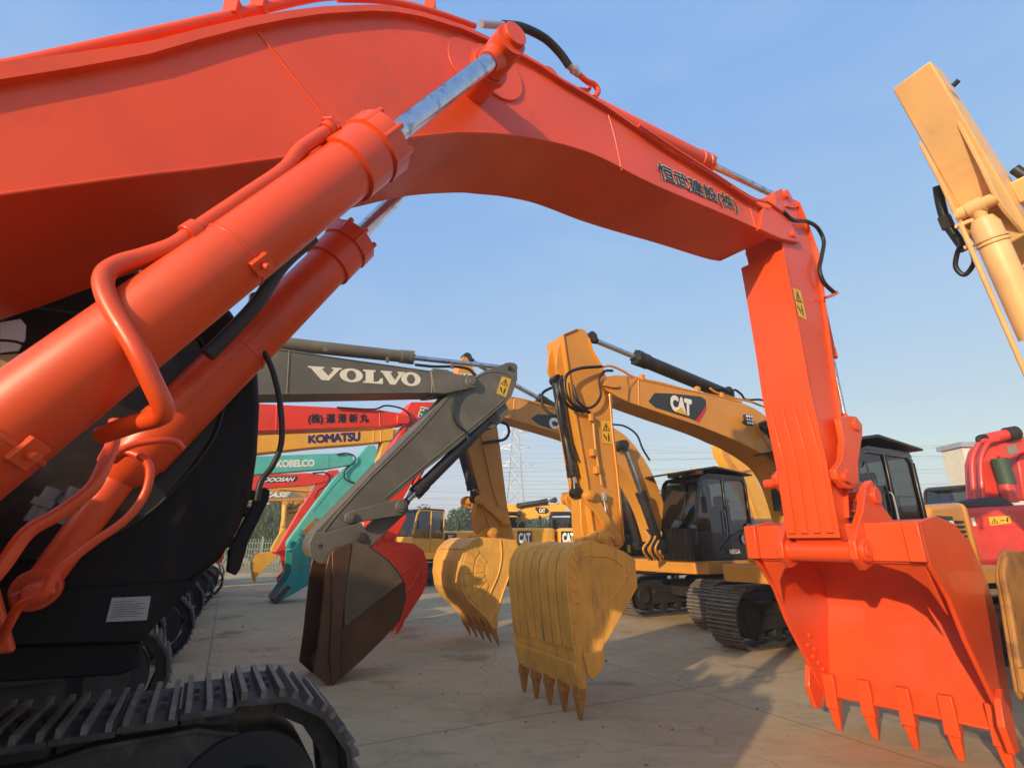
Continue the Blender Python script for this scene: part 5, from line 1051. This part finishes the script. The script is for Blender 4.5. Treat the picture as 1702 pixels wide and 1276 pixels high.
def red_service():
    """red machine behind, its hood side on to the viewer"""
    pl = Plane(-8, 12.0); C = pl.p(1640, 905, 1.2); C.z = 0
    R = thing('excavator', 'faded red excavator at far right with a dark hood top and yellow hazard sticker', 'excavator', C, GRP)
    p = lambda L_, off=0.0: [pl.p(x, y, off) for x, y in L_]
    h_ = MB(); h_.prism(p([(1560, 843), (1602, 843), (1702, 838), (1900, 832), (1900, 940), (1630, 940), (1560, 930)]), pl.n*2.3); ho = h_.build('engine_housing', M_pink, R, bev=.12)
    MB().prism(p([(1585, 842), (1597, 832), (1640, 826), (1672, 827), (1686, 838), (1686, 842)], .1), pl.n*2.0).build('hood_top', M_navyp, R, bev=.04)
    MB().prism(p([(1605, 875), (1702, 871), (1900, 866), (1900, 869), (1702, 874), (1605, 878)], -.015), pl.n*.02).build('panel_seam', M_pink, ho)
    MB().add(p([(1614, 860), (1619, 859), (1623, 873), (1618, 874)], -.006), [(0, 1, 2, 3)]).build('white_sticker', M_white, ho)
    warning_label([(1643, 859), (1679, 856), (1681, 869), (1646, 873)], lambda off: (lambda x, y: pl.p(x, y, off)), R, horizontal=True)
    MB().prism(p([(1560, 930), (1900, 930), (1900, 960), (1560, 955)], .2), pl.n*1.9).build('deck', M_blackm, R)
    bo = MB(); bo.prism(p([(1632, 828), (1630, 800), (1628, 768), (1634, 745), (1640, 736), (1662, 728), (1690, 722), (1725, 730), (1725, 746), (1702, 752), (1672, 766), (1660, 757), (1655, 768), (1658, 790), (1662, 828)], .5), pl.n*.5); bq = bo.build('boom', M_pink, R, bev=.03)
    for dx in (0, 14):
        MB().tube(p([(1620+dx, 830), (1617+dx, 800), (1616+dx, 765), (1622+dx, 745), (1630+dx, 734), (1645+dx, 730)], .3), .05, seg=12).build('boom_pipe', M_pink, R)
    MB().tube(p([(1632, 731), (1660, 725), (1692, 718)], .4), .12, seg=14).build('arm_cylinder', M_pink, R)
    MB().tube(p([(1672, 722), (1690, 719)], .4), .15, seg=14).build('cylinder_sleeve', M_blackm, R)
    MB().tube(p([(1628, 738), (1626, 728), (1636, 725), (1640, 730)], .3), .05, seg=8).build('hose', M_rubber, R)
    MB().tube(p([(1661, 762), (1668, 783), (1675, 805)], .3), .15, seg=14).build('boom_cylinder', M_dkgreen, R)
    MB().tube(p([(1672, 805), (1681, 835)], .3), .13, seg=14).build('cylinder_mount', M_pink, R)
    MB().prism(p([(1672, 742), (1688, 738), (1693, 752), (1677, 756)], .48), pl.n*.02).build('data_plate', M_dim, R)
    MB().prism(p([(1690, 760), (1710, 745), (1760, 780), (1760, 830), (1702, 830)], .9), pl.n*.4).build('stick', M_pink, R, bev=.03)
    Lt = L_of(C, 172)
    for y in (-1.1, 1.1): track(R, Lt, y, n=36, detail=False)
M_pink = mat('faded_red_paint', (0.66, 0.045, 0.03), 0.4, var=.1, dirt=(.35, .06, .05), dirt_amt=.6, coat=.2); M_navyp = mat('dark_hood', (0.03, 0.035, 0.055), .5); M_dkgreen = mat('dark_green_sleeve', (.04, .07, .04), .6)
red_service()
# ================================================================== machines far down the yard
def far_ones():
    c = at_y(716, 905, 24.0); C = V((c.x, 24, 0))
    R = thing('excavator', 'small yellow excavator far off, number 220 on its black side panel', 'excavator', C, GRP)
    L = body(R, C, 228, M_kom, cab_m=M_black, frame_m=M_kom, detail=False, ntr=36, rails=False)
    MB().box(L, -.35, .27, 1.27, 1.305, 1.32, 2.08).build('side_panel', M_ink, R)
    text('PC', lambda u, v: L(.12-u*.3, 1.312, 1.84+v*.17), M_white, R, bold=.02); text('220', lambda u, v: L(.18-u*.5, 1.312, 1.5+v*.26), M_white, R, bold=.03)
    for k, xc, nm in ((0, 872, 'yellow excavator seen from behind far off, white letters on its square black badge'), (1, 982, 'yellow excavator seen from behind far off, half hidden by the ribbed bucket')):
        c = at_y(xc, 905, 21.0); C = V((c.x, 24.0, 0))
        R = thing('excavator', nm, 'excavator', C, GRP)
        L = body(R, C, 90, M_kom, cab_m=M_black, detail=False, ntr=36, rails=False, lamp_m=M_pale)
        yy = 1.2-.05 if False else (C.x-at_y(872 if k == 0 else 945, 905, 21).x)
        MB().box(L, -3.0, -2.88, yy-.28, yy+.28, 1.58, 2.12).build('logo_panel', M_ink, R)
        fn = lambda u, v, yy=yy: L(-3.006, yy+.24-u*.48, 1.66+v*.40)
        text('CAT', fn, M_white, R, bold=.07); polys(lambda u, v, fn=fn: fn(u, v)+V((0, -.006, 0)), [[(.2, -.08), (.5, .3), (.8, -.08)]], M_yel, R, 'triangle')
        MB().box(L, -2.99, -2.9, -.9+yy-.3, -.55+yy-.3, 1.75, 1.78).build('panel_seam', M_case, R)
    pl = Plane(0, 26.0); C = pl.p(848, 905); C.z = 0
    R = thing('excavator', 'distant yellow excavator whose raised boom with a small black badge points right', 'excavator', V((C.x, 26.3, 0)), GRP)
    bo = plate(R, pl, [(825, 842), (848, 837), (870, 838), (880, 835), (905, 838), (925, 837), (936, 833), (941, 834), (941, 846), (936, 856), (925, 856), (905, 859), (885, 862), (868, 866), (858, 874), (850, 888), (835, 890), (835, 860)], .5, M_kom, 'boom')
    plate(bo, pl, [(889, 845), (892, 842), (909, 844), (913, 849), (909, 853), (895, 853)], .01, M_ink, 'logo_panel', off=-.02, bev=0)
    text('CAT', quad_map([(896, 844), (906, 845), (906, 852), (896, 851.5)], lambda x, y: pl.p(x, y, -.04)), M_white, bo, bold=.05)
    hyd(R, pl.p(862, 840, -.1), pl.p(922, 831, -.1), .12, .07, .8, M_blackm, pl.n, 'arm_cylinder'); hyd(R, pl.p(850, 885, -.2), pl.p(864, 852, -.2), .1, .06, .5, M_blackm, pl.n, 'boom_cylinder')
    body(R, V((C.x-1.2, 26.3, 0)), 0, M_kom, cab_m=M_black, detail=False, ntr=36, rails=False)
    c = at_y(1580, 905, 14.5)
    R = thing('excavator', 'dark roofed excavator between the tan hood and the red one at right', 'excavator', V((c.x, 14.5, 0)), GRP)
    body(R, V((c.x+.6, 14.9, 0)), 208, M_kom, cab_m=M_blackm, canopy=False, detail=False, ntr=36, rails=False)
far_ones()
# ================================================================== fence, trees, pylon, power lines, building
def fence():
    y = 33.0; R = thing('railing_fence', 'grey-green picket railing along the back of the yard by the left trees', 'fence', V((-15, y, 0)))
    b = MB()
    for i in range(150): x = -27+i*.16; b.bar(V((x, y, .1)), V((x, y, 1.95)), .035, .035)
    q = b.build('pickets', M_fence, R)
    for z in (.25, 1.35, 1.7): MB().bar(V((-27, y+.04, z)), V((-3.2, y+.04, z)), .04, .05).build('rail', M_fence, R)
    for i in range(9): MB().bar(V((-27+i*2.9, y+.06, 0)), V((-27+i*2.9, y+.06, 2.1)), .1, .1).build('post', M_fence, R)
fence()
def tree(x, y, h, r, label, seed, leaf=M_leaf, willow=False, nm='tree'):
    rnd = random.Random(seed); R = thing(nm, label, 'tree', V((x, y, 0)), 'trees beyond the yard'); c = V((x, y, 0))
    b = MB(); b.tube([c, c+V((.1, 0, h*.3)), c+V((-.1, .1, h*.6)), c+V((0, 0, h*.85))], lambda t: .16*(1-t*.75), seg=8)
    lobes = []
    for k in range(9):
        a = rnd.random()*6.28; rr = r*rnd.uniform(.25, .8); zz = h*rnd.uniform(.38, .86); p = c+V((rr*math.cos(a), rr*math.sin(a), zz)); lobes.append((p, r*rnd.uniform(.28, .5)))
        b.tube([c+V((0, 0, h*rnd.uniform(.2, .5))), (c+V((0, 0, h*.5))+p)/2, p], lambda t: .06*(1-t*.7), seg=5, sub=2)
    lobes.append((c+V((0, 0, h*.86)), r*.42)); b.build('trunk', M_bark, R)
    f = MB(); n = 2600; s_ = r*.05+.05
    for i in range(n):
        p, q = lobes[rnd.randrange(len(lobes))]
        d = V((rnd.gauss(0, 1), rnd.gauss(0, 1), rnd.gauss(0, .8))).normalized()*q*rnd.uniform(.45, 1.08)
        if willow: d.z -= abs(rnd.gauss(0, .5))*q
        o_ = p+d; u = V((rnd.gauss(0, 1), rnd.gauss(0, 1), rnd.gauss(0, 1))).normalized(); v = u.orthogonal().normalized()
        if willow: u = V((u.x*.3, u.y*.3, -1)).normalized(); v = u.orthogonal().normalized()*.5
        k = s_*rnd.uniform(.6, 1.4); f.add([o_-u*k, o_+v*k*.6, o_+u*k, o_-v*k*.6], [(0, 1, 2, 3)])
    f.build('crown', leaf, R, smooth=10)
def trees():
    spec = [(430, 38, 6.4, 3.2, 'drooping pale green tree behind the railing at left', 1), (388, 42, 5.2, 2.6, 'bushy tree at the far left of the railing, by the black cab', 1),
            (474, 46, 5.6, 2.8, 'pale tree partly behind the orange red stick', 1), (505, 62, 6.0, 3.2, 'tree hidden mostly by the teal stick', 0), (560, 66, 5.4, 3.0, 'far tree behind the grey-brown stick', 0), (700, 58, 5.7, 2.3, 'dark round tree above the small yellow cab', 0),
            (725, 64, 4.6, 1.8, 'low tree right of the dark round one', 0), (748, 66, 4.6, 2.4, 'small tree between the round tree and the wedge bucket', 0), (778, 60, 6.2, 2.8, 'taller tree left of the wedge bucket', 0), (815, 64, 5.6, 2.6, 'tree behind the wedge bucket stick', 0),
            (868, 58, 4.6, 2.4, 'low tree right of the wedge bucket stick, under the pylon', 0), (905, 62, 4.4, 2.6, 'tree behind the distant raised boom', 0), (960, 66, 4.8, 2.6, 'tree behind the middle stick', 0), (1055, 62, 4.6, 2.6, 'tree seen past the middle yellow stick', 0), (660, 66, 5.0, 2.4, 'far tree left of the small yellow cab', 0)]
    for i, (px, y, h, r, lab, wl) in enumerate(spec):
        x = at_y(px, 905, y).x; tree(x, y, h, r, lab, 40+i, M_leaf2 if wl else M_leaf, bool(wl))
trees()
def pylon():
    Y = 130.0; X = at_y(857, 905, Y).x; R = thing('pylon', 'tall lattice steel power pylon far behind the yard', 'pylon', V((X, Y, 0)))
    z_of = lambda py: 1.6+(at_y(857, py, Y).z-1.6)
    lev = [(0, 3.6), (6, 2.8), (11, 2.2), (15.5, 1.75), (19.5, 1.45), (23, 1.2), (26.5, 1.0), (29.5, .8), (32.5, .15)]
    b = MB(); r = .11
    def cr(z, w): return [V((X+sx*w, Y+sy*w, z)) for sx, sy in ((-1, -1), (1, -1), (1, 1), (-1, 1))]
    for (z0, w0), (z1, w1) in zip(lev, lev[1:]):
        A, B = cr(z0, w0), cr(z1, w1)
        for i in range(4):
            j = (i+1) % 4; b.bar(A[i], B[i], r*1.4, r*1.4); b.bar(A[i], B[j], r, r); b.bar(A[j], B[i], r, r); b.bar(B[i], B[j], r, r)
    b.build('tower', M_steel, R)
    for z, w in ((20.5, 4.4), (24.8, 3.8), (28.8, 3.2)):
        for s_ in (-1, 1):
            b = MB(); tip = V((X+s_*w, Y, z+.4))
            for sy in (-1, 1): b.bar(V((X+s_*1.1, Y+sy, z-.2)), tip, r, r); b.bar(V((X+s_*1.0, Y+sy, z+1.4)), tip, r, r); b.bar(V((X+s_*1.0, Y+sy, z+1.2)), V((X+s_*(w+1)/2, Y+sy*.5, z+.1)), r, r)
            b.build('cross_arm', M_steel, R)
            MB().bar(tip, tip-V((0, 0, 1.7)), .16, .16).build('insulator', M_steel, R)
pylon()
def wires():
    rnd = random.Random(5)
    ys = [(741, 0), (748, 3), (756, -4), (765, 5), (771, -3), (779, 2), (786, 6), (793, -5), (800, 1), (807, 4), (814, -2), (820, 3), (827, 0), (834, 4), (841, -1), (848, 1), (720, 12), (728, 10), (764, -9), (812, 9)]
    order = ['uppermost', 'lowest']
    for i, (py, sl) in enumerate(ys):
        Y = 118+i*2.3; a = at_y(420, py+8-sl*2, Y); c = at_y(1330, py+8+sl*2, Y); m = (a+c)/2; d = (c-a)
        pts = [a-d*.35+V((0, 0, 1.6)), a, a*.5+m*.5+V((0, 0, -.5)), m-V((0, 0, .7)), m*.5+c*.5+V((0, 0, -.5)), c, c+d*.35+V((0, 0, 1.6))]
        b = MB(); b.tube(pts, .042, seg=5, sub=4); o = b.build('power_line', M_wire)
        tag(o, 'thin overhead power line sagging across the pale sky behind the machines', 'power line', 'overhead power lines')
M_wire = mat('wire_aluminium', (0.30, 0.31, 0.33), 0.6)
wires()
def building():
    Y = 32.0; a = at_y(1596, 735, Y); x0 = a.x; H = a.z
    R = thing('building', 'pale building behind the red excavator at the right edge', 'building', V((x0+8, Y+.8, 0)))
    L = lambda x, y, z: V((x0+x, Y+y, z))
    MB().box(L, 0, 16, 0, 1.6, 0, H-.35).build('wall', M_wall, R); MB().box(L, -.15, 16.2, -.2, 1.8, H-.3, H).build('roof_edge', M_steel, R)
    for fl in (1.0, 4.0):
        for k in range(6):
            w_ = MB(); w_.box(L, 1.0+k*2.5, 2.4+k*2.5, -.06, .02, fl, fl+1.6); f = w_.build('window', M_wall, R, bev=.01)
            MB().box(L, 1.1+k*2.5, 2.3+k*2.5, -.075, -.062, fl+.1, fl+1.5).build('pane', M_sidewin, f)
building()

# unseen block added behind the viewer to throw shade over the yard
def shade_block():
    o = V((-9.6, -5.9, 0)); a = V((.829, -.559, 0)); d = V((-.559, -.829, 0))
    L = lambda x, y, z: o+a*x+d*y+V((0, 0, z))
    R = thing('building', 'long unseen block added behind the viewer to shade the yard', 'building', L(-4, 3, 0))
    MB().box(L, -12, 1.5, 0, 6, 0, 5.0).build('wall', M_wall, R); MB().box(L, -12.3, 1.8, -.3, 6.3, 5.0, 5.15).build('roof', M_steel, R)
    for fl in (.9, 3.5):
        for k in range(6):
            f = MB().box(L, -11+k*2.3, -9.6+k*2.3, -.06, .02, fl, fl+1.3).build('window', M_steel, R, bev=.01); MB().box(L, -10.9+k*2.3, -9.7+k*2.3, -.075, -.062, fl+.1, fl+1.2).build('pane', M_sidewin, f)
shade_block()
def pebbles():
    rnd = random.Random(9); b = MB()
    for i in range(420):
        y = rnd.uniform(3, 16)**1.0; x = rnd.uniform(-.55, .75)*y*1.1; r = rnd.uniform(.004, .014)*(1+(rnd.random() > .96)*1.5); c = V((x, y, r*.4))
        a = rnd.random()*3; b.add([c+V((math.cos(a)*r*1.4, math.sin(a)*r*1.4, 0)), c+V((-math.sin(a)*r, math.cos(a)*r, 0)), c-V((math.cos(a)*r*1.2, math.sin(a)*r, 0)), c+V((math.sin(a)*r, -math.cos(a)*r, 0)), c+V((0, 0, r*.7)), c-V((0, 0, r*.5))], [(0, 1, 4), (1, 2, 4), (2, 3, 4), (3, 0, 4), (1, 0, 5), (2, 1, 5), (3, 2, 5), (0, 3, 5)])
    o = b.build('gravel', M_wall2); o['kind'] = 'stuff'; o['label'] = 'loose grit and crumbs scattered on the concrete'; o['category'] = 'gravel'
M_wall2 = mat('grit', (0.2, 0.16, 0.12), 0.9, var=0.4, scale=9)
pebbles()

def haze():
    m = bpy.data.materials.new('evening_haze'); m.use_nodes = True; t = m.node_tree; t.nodes.remove(t.nodes['Principled BSDF']); v = t.nodes.new('ShaderNodeVolumePrincipled')
    v.inputs['Color'].default_value = (0.92, 0.94, 1.0, 1); v.inputs['Density'].default_value = 0.0022; v.inputs['Anisotropy'].default_value = 0.0
    t.links.new(v.outputs[0], t.nodes['Material Output'].inputs['Volume'])
    b = MB(); b.box(lambda x, y, z: V((x, y, z)), -950, 950, -950, 950, -1.0, 38.0); o = b.build('haze', m); o['kind'] = 'stuff'; o['label'] = 'pale evening haze lying over the whole yard'; o['category'] = 'haze'
haze()
